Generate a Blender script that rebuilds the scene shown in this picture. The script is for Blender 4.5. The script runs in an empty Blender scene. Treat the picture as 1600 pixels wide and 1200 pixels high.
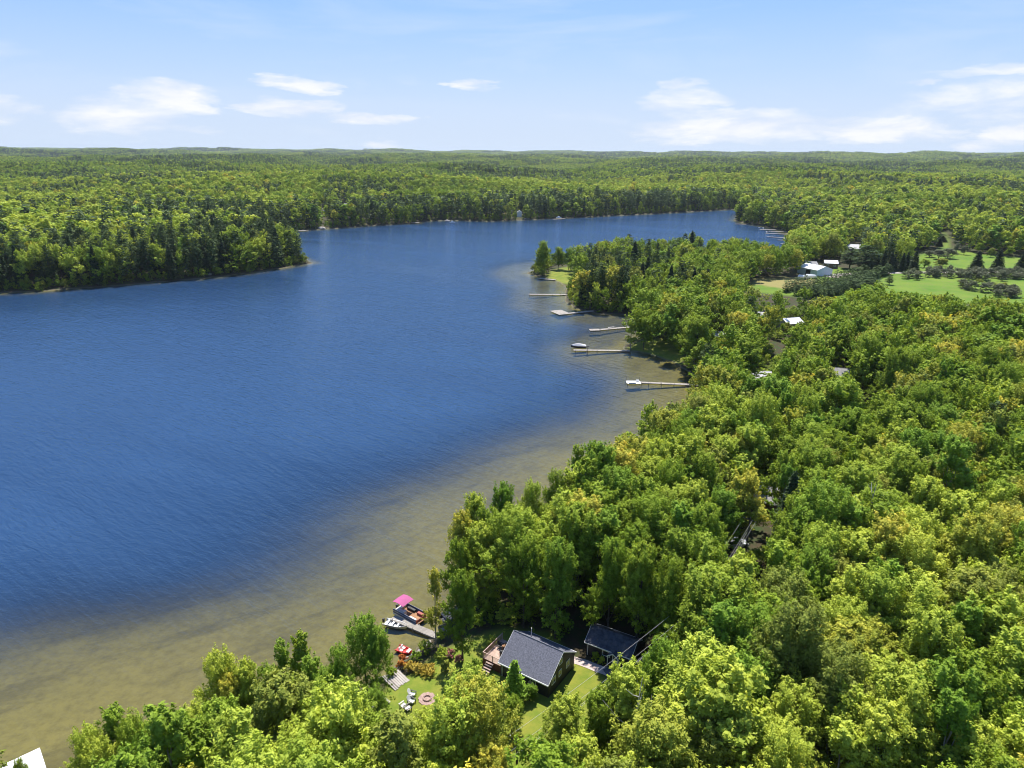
import bpy, math, random
import numpy as np
from mathutils import Vector, Matrix, Euler

# ------------------------------------------------------------------ camera
FOC = 1081.0; CX, CY = 800.0, 600.0; CAMH = 70.0
PITCH = math.radians(18.5); ROLL = math.radians(0.36)
SC = bpy.context.scene; COL = SC.collection
cd = bpy.data.cameras.new('camera'); cam = bpy.data.objects.new('camera', cd); COL.objects.link(cam)
cd.sensor_width = 36; cd.lens = 36 * FOC / 1600; cd.clip_start = 1; cd.clip_end = 60000
cam.matrix_world = Matrix.Translation((0, 0, CAMH)) @ Matrix.Rotation(math.pi/2 - PITCH, 4, 'X') @ Matrix.Rotation(ROLL, 4, 'Z')
SC.camera = cam
# ------------------------------------------------------------------ light
SUN_EL, SUN_AZ = math.radians(63), math.radians(6)      # azimuth clockwise from +Y (the way the camera looks)
W = bpy.data.worlds.new('World'); SC.world = W; W.use_nodes = True
SKY_STRENGTH = 0.13
sd = bpy.data.lights.new('sun', 'SUN'); sd.energy = 4.9; sd.angle = math.radians(0.53); sd.color = (1, .95, .86)
so = bpy.data.objects.new('sun', sd); COL.objects.link(so)
sdir = Vector((math.sin(SUN_AZ)*math.cos(SUN_EL), math.cos(SUN_AZ)*math.cos(SUN_EL), math.sin(SUN_EL)))
so.rotation_euler = sdir.to_track_quat('Z', 'Y').to_euler(); so.location = (0, 0, 200)
SC.view_settings.view_transform = 'Standard'; SC.view_settings.look = 'None'
SC.view_settings.gamma = 1; SC.view_settings.use_curve_mapping = False; SC.view_settings.exposure = 0.6
SC.render.engine = 'CYCLES'
SC.cycles.pixel_filter_type = 'BLACKMAN_HARRIS'; SC.cycles.filter_width = 1.0
HAZE = 4e-5
SC.cycles.max_bounces = 7; SC.cycles.transparent_max_bounces = 8; SC.cycles.volume_bounces = 0
SC.cycles.caustics_reflective = False; SC.cycles.caustics_refractive = False

def nodes(tree):
    N, L = tree.nodes, tree.links
    def n(t, **k):
        o = N.new(t)
        for a, b in k.items(): setattr(o, a, b)
        return o
    def l(a, b): L.new(a, b)
    def math_(op, a, b=None, clamp=False):
        m = n('ShaderNodeMath', operation=op, use_clamp=clamp)
        for i, v in enumerate((a, b)):
            if v is None: continue
            if isinstance(v, (int, float)): m.inputs[i].default_value = v
            else: l(v, m.inputs[i])
        return m.outputs[0]
    def mix(f, a, b, mode='MIX'):
        m = n('ShaderNodeMix', data_type='RGBA', blend_type=mode)
        for s, v in ((m.inputs[0], f), (m.inputs[6], a), (m.inputs[7], b)):
            if isinstance(v, (int, float)): s.default_value = v
            elif isinstance(v, tuple): s.default_value = (*v, 1)
            else: l(v, s)
        return m.outputs[2]
    def ramp(f, stops, interp='LINEAR'):
        r = n('ShaderNodeValToRGB'); l(f, r.inputs[0]); r.color_ramp.interpolation = interp
        e = r.color_ramp.elements
        while len(e) < len(stops): e.new(0.5)
        for el, (p, c) in zip(e, stops):
            el.position = p; el.color = (*c, 1) if isinstance(c, tuple) else (c, c, c, 1)
        return r.outputs[0]
    def noise(vec, scale, detail=4, rough=.55, dist=0, out=0):
        t = n('ShaderNodeTexNoise'); t.inputs['Scale'].default_value = scale; t.inputs['Detail'].default_value = detail
        t.inputs['Roughness'].default_value = rough; t.inputs['Distortion'].default_value = dist
        if vec is not None: l(vec, t.inputs['Vector'])
        return t.outputs[out]
    def mapping(vec, scale=(1, 1, 1), rot=(0, 0, 0), loc=(0, 0, 0)):
        m = n('ShaderNodeMapping'); l(vec, m.inputs[0]); m.inputs['Scale'].default_value = scale
        m.inputs['Rotation'].default_value = rot; m.inputs['Location'].default_value = loc
        return m.outputs[0]
    return n, l, math_, mix, ramp, noise, mapping

def build_world():
    t = W.node_tree; t.nodes.clear()
    n, l, M, mix, ramp, noise, mapping = nodes(t)
    sky = n('ShaderNodeTexSky', sky_type='NISHITA'); sky.sun_disc = False
    sky.sun_elevation = SUN_EL; sky.sun_rotation = SUN_AZ; sky.altitude = 300
    sky.air_density = 1.0; sky.dust_density = 0.6; sky.ozone_density = 1.6
    tc = n('ShaderNodeTexCoord'); d = tc.outputs['Generated']
    sep = n('ShaderNodeSeparateXYZ'); l(d, sep.inputs[0])
    z = sep.outputs[2]
    # even pale summer haze low in the sky, the same all the way round
    base = mix(.75, sky.outputs[0], mix(ramp(z, [(.18, 0.0), (.6, 1.0)]), (1.0, 2.2, 5.0), (.42, 1.15, 3.3)))
    low = ramp(z, [(0.0, 1.0), (.05, .80), (.10, .48), (.17, .14), (.28, 0.0)])
    base = mix(low, base, (3.45, 4.05, 4.95))
    # clouds: azimuth / elevation space, flat-bottomed puffs low over the horizon, all the way round
    az = M('ARCTAN2', sep.outputs[0], sep.outputs[1])
    cb = n('ShaderNodeCombineXYZ'); l(az, cb.inputs[0]); l(z, cb.inputs[1])
    v = cb.outputs[0]
    big = noise(mapping(v, (2.6, 9.5, 1), loc=(3.95, .35, 0)), 1.0, 2, .5)
    fine = noise(mapping(v, (9, 34, 1), loc=(1.2, 0, 0)), 1.0, 7, .6, .3)
    band = ramp(z, [(0.0, .15), (.022, .8), (.05, 1.0), (.085, .85), (.13, .3), (.2, 0.0)])
    # the cloud bank ahead: a few banks placed by azimuth and height
    wob = n('ShaderNodeSeparateXYZ'); l(noise(mapping(v, (8, 34, 1), loc=(4.4, 1.3, 0)), 1.0, 6, .62, out=1), wob.inputs[0])
    az_, z_ = az, z
    az = M('ADD', az, M('MULTIPLY', M('SUBTRACT', wob.outputs[0], .5), .20)); z = M('ADD', z, M('MULTIPLY', M('SUBTRACT', wob.outputs[1], .5), .038))
    tot = None
    for (px, py, sx, sy, k) in ((1165,196,.16,.018,1.0), (1370,200,.10,.015,1.0), (1050,160,.07,.017,.6), (265,152,.085,.018,.95), (462,130,.05,.009,.85),
                                (450,170,.06,.012,.95), (570,188,.085,.010,.9), (740,131,.035,.008,.9), (1060,132,.03,.008,.75),
                                (1590,205,.06,.015,1.0), (1450,127,.022,.006,.8), (1570,106,.09,.008,.6), (190,185,.1,.022,.7),
                                (1060,217,.07,.006,.55), (590,228,.05,.006,.5), (1640,150,.15,.02,.5), (-150,170,.15,.02,.8), (1850,180,.2,.02,.9), (300,200,.05,.006,.5)):
        x = (px-CX)/FOC; y = -(py-CY)/FOC
        wy = math.cos(PITCH)+y*math.sin(PITCH); wz = -math.sin(PITCH)+y*math.cos(PITCH)
        a0 = math.atan2(x, wy); z0 = wz/math.sqrt(x*x+wy*wy+wz*wz)
        da = M('DIVIDE', M('SUBTRACT', az, a0), sx); dz = M('DIVIDE', M('SUBTRACT', z, z0), sy*1.25)
        r = M('ADD', M('MULTIPLY', da, da), M('MULTIPLY', dz, dz))
        g = M('MULTIPLY', M('SUBTRACT', 1.0, r, True), k)
        tot = g if tot is None else M('MAXIMUM', tot, g)
    az, z = az_, z_
    gen = M('MULTIPLY', ramp(big, [(.52, 0.0), (.70, 1.0)]), band)
    ahead = ramp(M('ABSOLUTE', az), [(.9, 0.0), (1.0, 1.0)])     # away from the view the banks go on at random
    tot = M('MAXIMUM', tot, M('MULTIPLY', gen, M('ADD', .25, M('MULTIPLY', ahead, .75))))
    cl = M('ADD', M('MULTIPLY', tot, 1.1), M('MULTIPLY', M('SUBTRACT', fine, .52), 2.7))
    cl = M('MULTIPLY', cl, ramp(tot, [(0.0, 0.0), (.3, 1.0)]))
    cmask = ramp(cl, [(.02, 0.0), (1.15, 1.0)])
    wisp = M('MULTIPLY', ramp(noise(mapping(v, (2.2, 15, 1), (0, 0, .1), (7.1, 2.2, 0)), 1.0, 5, .6, .6), [(.48, 0.0), (.75, 1.0)]), ramp(z, [(.03, 0.0), (.1, .45), (.3, .4), (.6, 0.0)]))
    base = mix(wisp, base, (3.9, 4.4, 5.3))
    cc = mix(ramp(fine, [(.35, 0.0), (.6, 1.0)]), (4.1, 4.35, 5.0), (5.5, 5.4, 5.3))
    base = mix(M('MULTIPLY', cmask, .78), base, cc)
    bg = n('ShaderNodeBackground'); bg.inputs[1].default_value = SKY_STRENGTH; l(base, bg.inputs[0])
    o = n('ShaderNodeOutputWorld'); l(bg.outputs[0], o.inputs[0])
build_world()

# ------------------------------------------------------------------ pixel <-> place helpers (photo is 1600 x 1200)
def at(px, py, z=0.0):
    x = (px-CX)/FOC; y = -(py-CY)/FOC; c, s = math.cos(ROLL), math.sin(ROLL); x, y = x*c-y*s, x*s+y*c
    dy = math.cos(PITCH)+y*math.sin(PITCH); dz = -math.sin(PITCH)+y*math.cos(PITCH); t = (z-CAMH)/dz
    return Vector((x*t, dy*t, z))
def proj(x, y, z):
    z = z-CAMH; f = y*math.cos(PITCH)-z*math.sin(PITCH); u = y*math.sin(PITCH)+z*math.cos(PITCH)
    X, Y = x/f, u/f; c, s = math.cos(ROLL), math.sin(ROLL)
    return CX+FOC*(X*c+Y*s), CY-FOC*(-X*s+Y*c)

LAKE_PX = [(60,1260),(150,1240),(260,1215),(360,1170),(440,1130),(500,1100),(560,1078),(598,1056),(612,1046),(632,1030),(652,1013),(668,1000),(680,992),(700,985),(714,962),(724,935),(762,902),(812,852),(880,805),(942,752),(1015,712),(1050,680),(1085,640),(1092,602),(1075,583),(1050,567),(1030,558),(1000,551),(976,546),(990,533),(1015,520),(1032,503),(1015,497),(975,492),(930,490),(905,483),(885,474),(882,460),(885,448),(875,440),(850,434),(825,428),(835,420),(870,412),(950,407),(1050,402),(1150,398),(1225,394),(1258,388),(1250,378),(1235,367),(1215,359),(1195,354),(1165,349),(1148,344),(1155,337),(1175,330),(1145,327),(1060,332),(1000,335),(900,340),(830,343),(760,346),(700,344),(655,346),(650,349),(570,353),(520,357),(462,361),(400,366),(420,385),(455,398),(489,411),(450,417),(400,425),(330,433),(230,442),(150,448),(60,455),(0,457),(-150,462)]
LAKE = [tuple(at(*p)[:2]) for p in LAKE_PX]
LAKE = [(-900, 10), (-260, 18), (-90, 48)] + LAKE + [(-520, 300), (-900, 330)]
LAKE = np.array(LAKE)
def inpoly(x, y, P):
    r = np.zeros(x.shape, bool)
    for i in range(len(P)):
        (x1, y1), (x2, y2) = P[i-1], P[i]
        if y1 == y2: continue
        r ^= ((y1 > y) != (y2 > y)) & (x < (x2-x1)*(y-y1)/(y2-y1)+x1)
    return r
def polydist(x, y, P):
    d = np.full(x.shape, 1e18)
    for i in range(len(P)):
        a, b = P[i-1], P[i]; ab = (b[0]-a[0], b[1]-a[1]); q = ab[0]**2+ab[1]**2
        if q == 0: continue
        t = np.clip(((x-a[0])*ab[0]+(y-a[1])*ab[1])/q, 0, 1)
        d = np.minimum(d, (x-a[0]-t*ab[0])**2+(y-a[1]-t*ab[1])**2)
    return np.sqrt(d)
_r = np.random.RandomState(5); _g = _r.rand(256, 256)
def vnoise(x, y):
    xi, yi = np.floor(x).astype(int), np.floor(y).astype(int); fx, fy = x-xi, y-yi
    fx = fx*fx*(3-2*fx); fy = fy*fy*(3-2*fy); a = _g[xi & 255, yi & 255]; b = _g[(xi+1) & 255, yi & 255]; c = _g[xi & 255, (yi+1) & 255]; d = _g[(xi+1) & 255, (yi+1) & 255]
    return (a*(1-fx)+b*fx)*(1-fy)+(c*(1-fx)+d*fx)*fy
def sstep(a, b, v):
    t = np.clip((v-a)/(b-a), 0, 1); return t*t*(3-2*t)
def shore(x, y):                      # + on land, - on the lake
    d = polydist(x, y, LAKE); s = np.where(inpoly(x, y, LAKE), -d, d)
    w = (vnoise(x/6+31, y/6+7)-.5)*2.2 * sstep(60, 160, np.hypot(x, y)) + (vnoise(x/2.2, y/2.2)-.5)*.9
    return s + w
FIELD = np.array([tuple(at(*p, 4)[:2]) for p in [(1150,452),(1180,436),(1250,432),(1256,418),(1300,412),(1330,418),(1420,416),(1424,396),(1462,388),(1470,362),(1484,362),(1492,388),(1540,396),(1600,402),(1900,410),(1900,480),(1600,480),(1420,474),(1330,466),(1240,462)]])
HOUSE = (4.0, 78.0)
def ground_z(x, y, s=None):
    x = np.asarray(x, float); y = np.asarray(y, float)
    if s is None: s = shore(x, y)
    r = np.hypot(x, y)
    hill = (vnoise(x/420+3, y/420+9)-.3)*16 + (vnoise(x/150+60, y/150)-.5)*5
    hill *= sstep(15, 260, s)
    hill = hill + sstep(60, 500, s)*sstep(600, 1100, y)*((vnoise(x/330+20.7, y/230+31)-.35)*50 + (vnoise(x/130+2, y/110+77)-.5)*9)
    far = sstep(1500, 6500, r)
    hill = hill + far*(vnoise(x/1700+11.3, y/1300+4.2)**1.3*34 + vnoise(x/600, y/600)*14 + 6*sstep(6000, 9500, r))
    near = .1 + 1.9*(1-np.exp(-np.maximum(s, 0)/9)) + np.minimum(np.maximum(s, 0), 300)*.012
    infield = inpoly(x, y, FIELD); fd = polydist(x, y, FIELD)
    k = np.where(infield, 1, 1-sstep(0, 60, fd)); hill = hill*(1-k*.92)
    z = near + np.maximum(hill, -1.5)
    # the cottage stands on a levelled lawn
    k = 1-sstep(13, 22, np.hypot(x-HOUSE[0]-2, y-HOUSE[1]))
    z = z*(1-k*sstep(2, 8, s)) + 1.5*k*sstep(2, 8, s)
    bed = -.08-np.minimum(-s, 90)*.09
    return np.where(s > 0, z, bed)
def gz(x, y): return float(ground_z(np.array([x]), np.array([y]))[0])
def atg(px, py):                       # where the sight line meets the ground
    z = 1.0
    for _ in range(12):
        p = at(px, py, z); z = max(gz(p.x, p.y), 0)
    return Vector((p.x, p.y, z))

# ------------------------------------------------------------------ object helpers
def tag(o, label=None, cat=None, group=None, kind=None):
    for k, v in (('label', label), ('category', cat), ('group', group), ('kind', kind)):
        if v: o[k] = v
    return o
def link(o, parent=None):
    COL.objects.link(o)
    if parent is not None: o.parent = parent
    return o
def empty(name, loc, rz=0):
    o = bpy.data.objects.new(name, None); o.location = loc; o.rotation_euler = (0, 0, rz); o.empty_display_size = .3; return link(o)
def mesh_np(name, V, Fq, mats, mi=None, attrs=None, smooth=False):
    me = bpy.data.meshes.new(name); V = np.asarray(V, np.float32); Fq = np.asarray(Fq, np.int32)
    k = Fq.shape[1]; me.vertices.add(len(V)); me.vertices.foreach_set('co', V.ravel())
    me.loops.add(Fq.size); me.loops.foreach_set('vertex_index', Fq.ravel())
    me.polygons.add(len(Fq)); me.polygons.foreach_set('loop_start', np.arange(0, Fq.size, k, dtype=np.int32))
    me.polygons.foreach_set('loop_total', np.full(len(Fq), k, np.int32))
    if mi is not None: me.polygons.foreach_set('material_index', np.asarray(mi, np.int32))
    if smooth: me.polygons.foreach_set('use_smooth', np.ones(len(Fq), bool))
    for a, (dom, arr) in (attrs or {}).items():
        at_ = me.attributes.new(a, 'FLOAT', dom); at_.data.foreach_set('value', np.asarray(arr, np.float32))
    me.update(calc_edges=True)
    for m in mats: me.materials.append(m)
    return me
class MB:
    def __init__(s): s.v = []; s.f = []; s.m = []; s.cur = 0
    def add(s, vs, fs):
        b = len(s.v); s.v += [tuple(v) for v in vs]; s.f += [tuple(i+b for i in f) for f in fs]; s.m += [s.cur]*len(fs); return s
    def box(s, x0, y0, z0, x1, y1, z1, M=None):
        vs = [Vector((x, y, z)) for z in (z0, z1) for x, y in ((x0, y0), (x1, y0), (x1, y1), (x0, y1))]
        if M: vs = [M @ v for v in vs]
        return s.add(vs, [(3,2,1,0),(4,5,6,7),(0,1,5,4),(1,2,6,5),(2,3,7,6),(3,0,4,7)])
    def prism(s, pts, z0, z1, M=None):       # polygon in xy, counter-clockwise
        n = len(pts); vs = [Vector((*p, z0)) for p in pts]+[Vector((*p, z1)) for p in pts]
        if M: vs = [M @ v for v in vs]
        return s.add(vs, [tuple(range(n-1, -1, -1)), tuple(range(n, 2*n))]+[(i, (i+1) % n, n+(i+1) % n, n+i) for i in range(n)])
    def tube(s, pts, rs, n=6, cap=True):
        pts = [Vector(p) for p in pts]
        if isinstance(rs, (int, float)): rs = [rs]*len(pts)
        b = len(s.v); vs = []
        for i, p in enumerate(pts):
            d = (pts[min(i+1, len(pts)-1)]-pts[max(i-1, 0)]).normalized(); a = d.orthogonal().normalized(); c = d.cross(a)
            if i and vs:  # keep the frame from spinning
                pa = (vs[(i-1)*n]-pts[i-1]); pa = (pa-d*pa.dot(d))
                if pa.length > 1e-6: a = pa.normalized(); c = d.cross(a)
            vs += [p+(a*math.cos(2*math.pi*k/n)+c*math.sin(2*math.pi*k/n))*rs[i] for k in range(n)]
        fs = [(i*n+k, i*n+(k+1) % n, (i+1)*n+(k+1) % n, (i+1)*n+k) for i in range(len(pts)-1) for k in range(n)]
        if cap: fs += [tuple(range(n-1, -1, -1)), tuple((len(pts)-1)*n+k for k in range(n))]
        return s.add(vs, fs)
    def mesh(s, name, mats, smooth=False):
        me = bpy.data.meshes.new(name); me.from_pydata(s.v, [], s.f)
        for m in (mats if isinstance(mats, (list, tuple)) else [mats]): me.materials.append(m)
        me.polygons.foreach_set('material_index', s.m)
        if smooth: me.polygons.foreach_set('use_smooth', [True]*len(s.f))
        me.update(); return me
    def build(s, name, mats, parent=None, loc=None, smooth=False, bevel=0):
        o = bpy.data.objects.new(name, s.mesh(name, mats, smooth))
        if loc: o.location = loc
        if bevel:
            b = o.modifiers.new('bevel', 'BEVEL'); b.width = bevel; b.segments = 2; b.limit_method = 'ANGLE'
        return link(o, parent)

# ------------------------------------------------------------------ materials
def material(name):
    m = bpy.data.materials.new(name); m.use_nodes = True; m.node_tree.nodes.clear(); return m
def plain(name, col, rough=.6, var=.25, scale=3.0, bump=.15, metal=0, bscale=None, spec=.5, dirt=None):
    m = material(name); n, l, M, mix, ramp, noise, mapping = nodes(m.node_tree)
    tc = n('ShaderNodeTexCoord'); v = tc.outputs['Object']
    f = noise(v, scale, 5, .6)
    c = mix(ramp(f, [(.3, 0.0), (.7, 1.0)]), tuple(c*(1-var) for c in col), tuple(min(1, c*(1+var)) for c in col))
    if dirt: c = mix(M('MULTIPLY', ramp(noise(v, scale*.4, 6, .7), [(.45, 0.0), (.7, 1.0)]), .6), c, dirt)
    p = n('ShaderNodeBsdfPrincipled'); l(c, p.inputs['Base Color']); p.inputs['Roughness'].default_value = rough; p.inputs['Metallic'].default_value = metal
    p.inputs['Specular IOR Level'].default_value = spec
    if bump:
        b = n('ShaderNodeBump'); b.inputs['Strength'].default_value = bump; b.inputs['Distance'].default_value = .05
        l(noise(v, bscale or scale*6, 4), b.inputs['Height']); l(b.outputs[0], p.inputs['Normal'])
    o = n('ShaderNodeOutputMaterial'); l(p.outputs[0], o.inputs[0]); return m
def leafmat(name, A, B, tip, tipamt=.5, trans=.30):
    m = material(name); n, l, M, mix, ramp, noise, mapping = nodes(m.node_tree)
    oi = n('ShaderNodeObjectInfo'); r = oi.outputs['Random']
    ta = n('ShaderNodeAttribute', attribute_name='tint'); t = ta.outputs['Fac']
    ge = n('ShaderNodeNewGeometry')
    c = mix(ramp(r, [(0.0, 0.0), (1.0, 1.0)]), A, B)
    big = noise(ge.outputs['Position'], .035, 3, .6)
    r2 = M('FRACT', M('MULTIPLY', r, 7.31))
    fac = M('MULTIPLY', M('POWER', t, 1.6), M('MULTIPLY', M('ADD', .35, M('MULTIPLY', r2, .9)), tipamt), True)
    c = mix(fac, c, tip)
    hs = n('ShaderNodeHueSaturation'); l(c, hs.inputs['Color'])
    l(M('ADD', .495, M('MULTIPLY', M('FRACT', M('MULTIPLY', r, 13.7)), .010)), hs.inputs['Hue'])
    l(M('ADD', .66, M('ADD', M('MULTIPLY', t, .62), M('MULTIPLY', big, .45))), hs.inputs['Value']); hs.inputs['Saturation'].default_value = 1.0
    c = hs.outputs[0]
    p = n('ShaderNodeBsdfPrincipled'); l(c, p.inputs['Base Color']); p.inputs['Roughness'].default_value = .6; p.inputs['Specular IOR Level'].default_value = .12
    tr = n('ShaderNodeBsdfTranslucent'); l(mix(.5, c, mix(1.0, c, (1.5, 1.35, .5), 'MULTIPLY')), tr.inputs[0])
    ms = n('ShaderNodeMixShader'); ms.inputs[0].default_value = trans; l(p.outputs[0], ms.inputs[1]); l(tr.outputs[0], ms.inputs[2])
    o = n('ShaderNodeOutputMaterial'); l(ms.outputs[0], o.inputs[0]); return m
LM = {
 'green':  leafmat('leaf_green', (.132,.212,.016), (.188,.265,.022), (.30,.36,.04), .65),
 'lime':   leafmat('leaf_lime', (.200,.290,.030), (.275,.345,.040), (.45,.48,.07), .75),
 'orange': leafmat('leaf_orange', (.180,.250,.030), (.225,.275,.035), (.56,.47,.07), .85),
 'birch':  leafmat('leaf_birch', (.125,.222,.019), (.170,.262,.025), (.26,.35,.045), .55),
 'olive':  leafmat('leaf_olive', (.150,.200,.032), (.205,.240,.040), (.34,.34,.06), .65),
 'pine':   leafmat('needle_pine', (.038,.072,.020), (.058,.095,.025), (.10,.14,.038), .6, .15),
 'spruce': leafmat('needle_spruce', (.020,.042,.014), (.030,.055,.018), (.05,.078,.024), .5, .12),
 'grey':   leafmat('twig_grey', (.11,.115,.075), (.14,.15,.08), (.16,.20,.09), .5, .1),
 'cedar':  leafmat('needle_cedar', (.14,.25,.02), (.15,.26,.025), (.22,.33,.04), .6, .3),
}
BARK = plain('bark', (.10,.08,.06), .9, .4, 2.5, .5)
BARKP = plain('bark_pale', (.34,.31,.27), .8, .4, 2.0, .4, dirt=(.07,.06,.05))
# ------------------------------------------------------------------ ground: one sheet to the horizon
def polar_grid(angs, rads):
    A, R = np.meshgrid(angs, rads, indexing='ij'); X = (R*np.sin(A)).ravel(); Y = (R*np.cos(A)).ravel()
    na, nr = len(angs), len(rads); i, j = np.meshgrid(np.arange(na-1), np.arange(nr-1), indexing='ij')
    a = (i*nr+j).ravel(); return X, Y, np.stack([a, a+1, a+nr+1, a+nr], 1)
fine = np.radians(np.arange(-46, 46.01, .32)); coarse1 = np.radians(np.arange(-180, -46.5, 4.5)); coarse2 = np.radians(np.arange(49.5, 180.1, 4.5))
angs = np.concatenate([coarse1, fine, coarse2]); angs[-1] = math.pi
rads = [2.0, 20, 40, 50]; 
while rads[-1] < 13500: rads.append(rads[-1]*(1.0105 if 60 < rads[-1] < 1100 else 1.035 if rads[-1] > 1100 else 1.02))
X, Y, F = polar_grid(angs, np.array(rads))
S = shore(X, Y); Z = ground_z(X, Y, S)
def P(*pts, z=2): return np.array([tuple(at(*p, z)[:2]) for p in pts])
LAWN = P((598,1062),(618,1052),(640,1040),(668,1020),(690,1005),(735,990),(790,975),(870,985),(900,1025),(945,1048),(975,1075),(960,1110),(900,1170),(850,1230),(790,1220),(700,1130),(620,1125),(575,1120),(570,1095), z=1.5)
POINTLAWN = [P((845,436),(860,424),(890,418),(905,432),(892,446),(880,442), z=1), P((972,546),(1000,528),(1060,530),(1075,560),(1060,572),(1030,558), z=1)]
TAN = P((1163,440),(1180,432),(1255,432),(1285,436),(1270,447),(1225,450), z=4)
def soft(poly, w): 
    d = polydist(X, Y, poly); return np.where(inpoly(X, Y, poly), sstep(0, w, d), 0)
lawn = np.maximum.reduce([soft(LAWN, 1.5)]+[soft(q, 2) for q in POINTLAWN]+[soft(P((1195,552),(1232,552),(1235,575),(1200,578), z=4), 3)])
field = soft(FIELD, 6); tan = soft(TAN, 3)
gm = material('ground_mat')
def ground_material():
    n, l, M, mix, ramp, noise, mapping = nodes(gm.node_tree)
    pos = n('ShaderNodeNewGeometry').outputs['Position']
    def at_(k): return n('ShaderNodeAttribute', attribute_name=k).outputs['Fac']
    sep = n('ShaderNodeSeparateXYZ'); l(pos, sep.inputs[0]); z = sep.outputs[2]
    n1 = noise(pos, .35, 6, .65); n2 = noise(pos, 2.2, 5, .6); n3 = noise(pos, .045, 4, .6)
    floor = mix(n2, (.035,.028,.016), (.085,.065,.036)); floor = mix(ramp(n1, [(.45, 0.0), (.62, 1.0)]), floor, (.035,.06,.015))
    floor = mix(ramp(sep.outputs[1], [(0.0, 0.0), (1.0, 1.0)]), floor, floor)
    grass = mix(n2, (.11,.17,.018), (.17,.22,.026)); grass = mix(ramp(n1, [(.40, 0.0), (.66, .8)]), grass, (.27,.26,.04)); grass = mix(ramp(n2, [(.62, 0.0), (.75, .5)]), grass, (.05,.10,.015))
    meadow = mix(ramp(n3, [(.35, 0.0), (.62, 1.0)]), (.085,.18,.014), (.15,.225,.022)); meadow = mix(ramp(n1, [(.5, 0.0), (.72, .7)]), meadow, (.17,.17,.05))
    tanc = mix(n1, (.30,.235,.10), (.22,.22,.06))
    c = mix(at_('lawn'), floor, grass); c = mix(at_('field'), c, meadow); c = mix(at_('tan'), c, tanc)
    # lake bed: sand and silt, weed patches, deep silt painted darker for absorbed light
    nb = noise(mapping(pos, (.05,.09,1), (0,0,.5)), 1.0, 6, .65); nw = noise(mapping(mapping(pos, (1,1,1), (0,0,-.5)), (.06,.16,1)), 1.0, 7, .68)
    sand = mix(nb, (.245,.24,.105), (.335,.32,.15)); sand = mix(M('MULTIPLY', ramp(nw, [(.50, 0.0), (.68, 1.0)]), .62), sand, (.10,.095,.055))
    sand = mix(M('MULTIPLY', ramp(noise(pos, .8, 6, .7), [(.42, 0.0), (.7, 1.0)]), .45), sand, (.10,.09,.045))
    bed = mix(ramp(M('ADD', M('DIVIDE', z, -9.0), M('MULTIPLY', M('SUBTRACT', nb, .5), .35)), [(.28, 0.0), (.6, 1.0)]), sand, (.028,.03,.022))
    wet = ramp(M('ADD', z, .5), [(.47, 1.0), (.62, 0.0)])
    c = mix(wet, c, bed)
    strip = M('MULTIPLY', ramp(M('ADD', z, .5), [(.45, 0.0), (.52, 1.0)]), ramp(M('ADD', z, .5), [(.60, 1.0), (.85, 0.0)]))
    c = mix(M('MULTIPLY', strip, .6), c, mix(n2, (.08,.07,.05), (.20,.17,.12)))
    p = n('ShaderNodeBsdfPrincipled'); l(c, p.inputs['Base Color']); p.inputs['Roughness'].default_value = .9; p.inputs['Specular IOR Level'].default_value = .2
    b = n('ShaderNodeBump'); b.inputs['Strength'].default_value = .6; b.inputs['Distance'].default_value = .12; l(noise(pos, 3.0, 6, .7), b.inputs['Height']); l(b.outputs[0], p.inputs['Normal'])
    o = n('ShaderNodeOutputMaterial'); l(p.outputs[0], o.inputs[0])
ground_material()
me = mesh_np('ground', np.stack([X, Y, Z], 1), F[:, ::-1], [gm], attrs={'lawn': ('POINT', lawn), 'field': ('POINT', field), 'tan': ('POINT', tan)}, smooth=True)
tag(link(bpy.data.objects.new('ground', me)), kind='structure')

# ------------------------------------------------------------------ lake surface
def shelf(x, y):                       # how far out the bottom can be seen
    r = np.hypot(x, y)
    w = 8 + 41*(1-sstep(130, 280, r)) + 26*sstep(190, 260, r)*(1-sstep(460, 560, r))*sstep(-60, 10, x)
    w = w + 30*(1-sstep(0, 130, np.hypot(x+45, (y-120)*.8)))*0 + 8*(1-sstep(60, 160, r))
    return w
wa = np.radians(np.arange(-62, 62.01, .5)); wr = [18.0]
while wr[-1] < 1700: wr.append(wr[-1]*1.013)
X2, Y2, F2 = polar_grid(wa, np.array(wr)); S2 = shore(X2, Y2); ww = shelf(X2, Y2)
dd = -S2 + (vnoise(X2/30, Y2/22)-.5)*14*np.minimum(1, ww/40)
murk = np.maximum(.55*sstep(.05, 1.15, dd/ww)+.45*sstep(.5, 1.7, dd/ww), .30*sstep(170, 300, np.hypot(X2, Y2))*sstep(1, 8, -S2))
keep = (S2[F2].min(1) < 6); used = np.unique(F2[keep]); remap = np.full(len(X2), -1); remap[used] = np.arange(len(used))
wm = material('lake_water'); WM = {}
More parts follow.
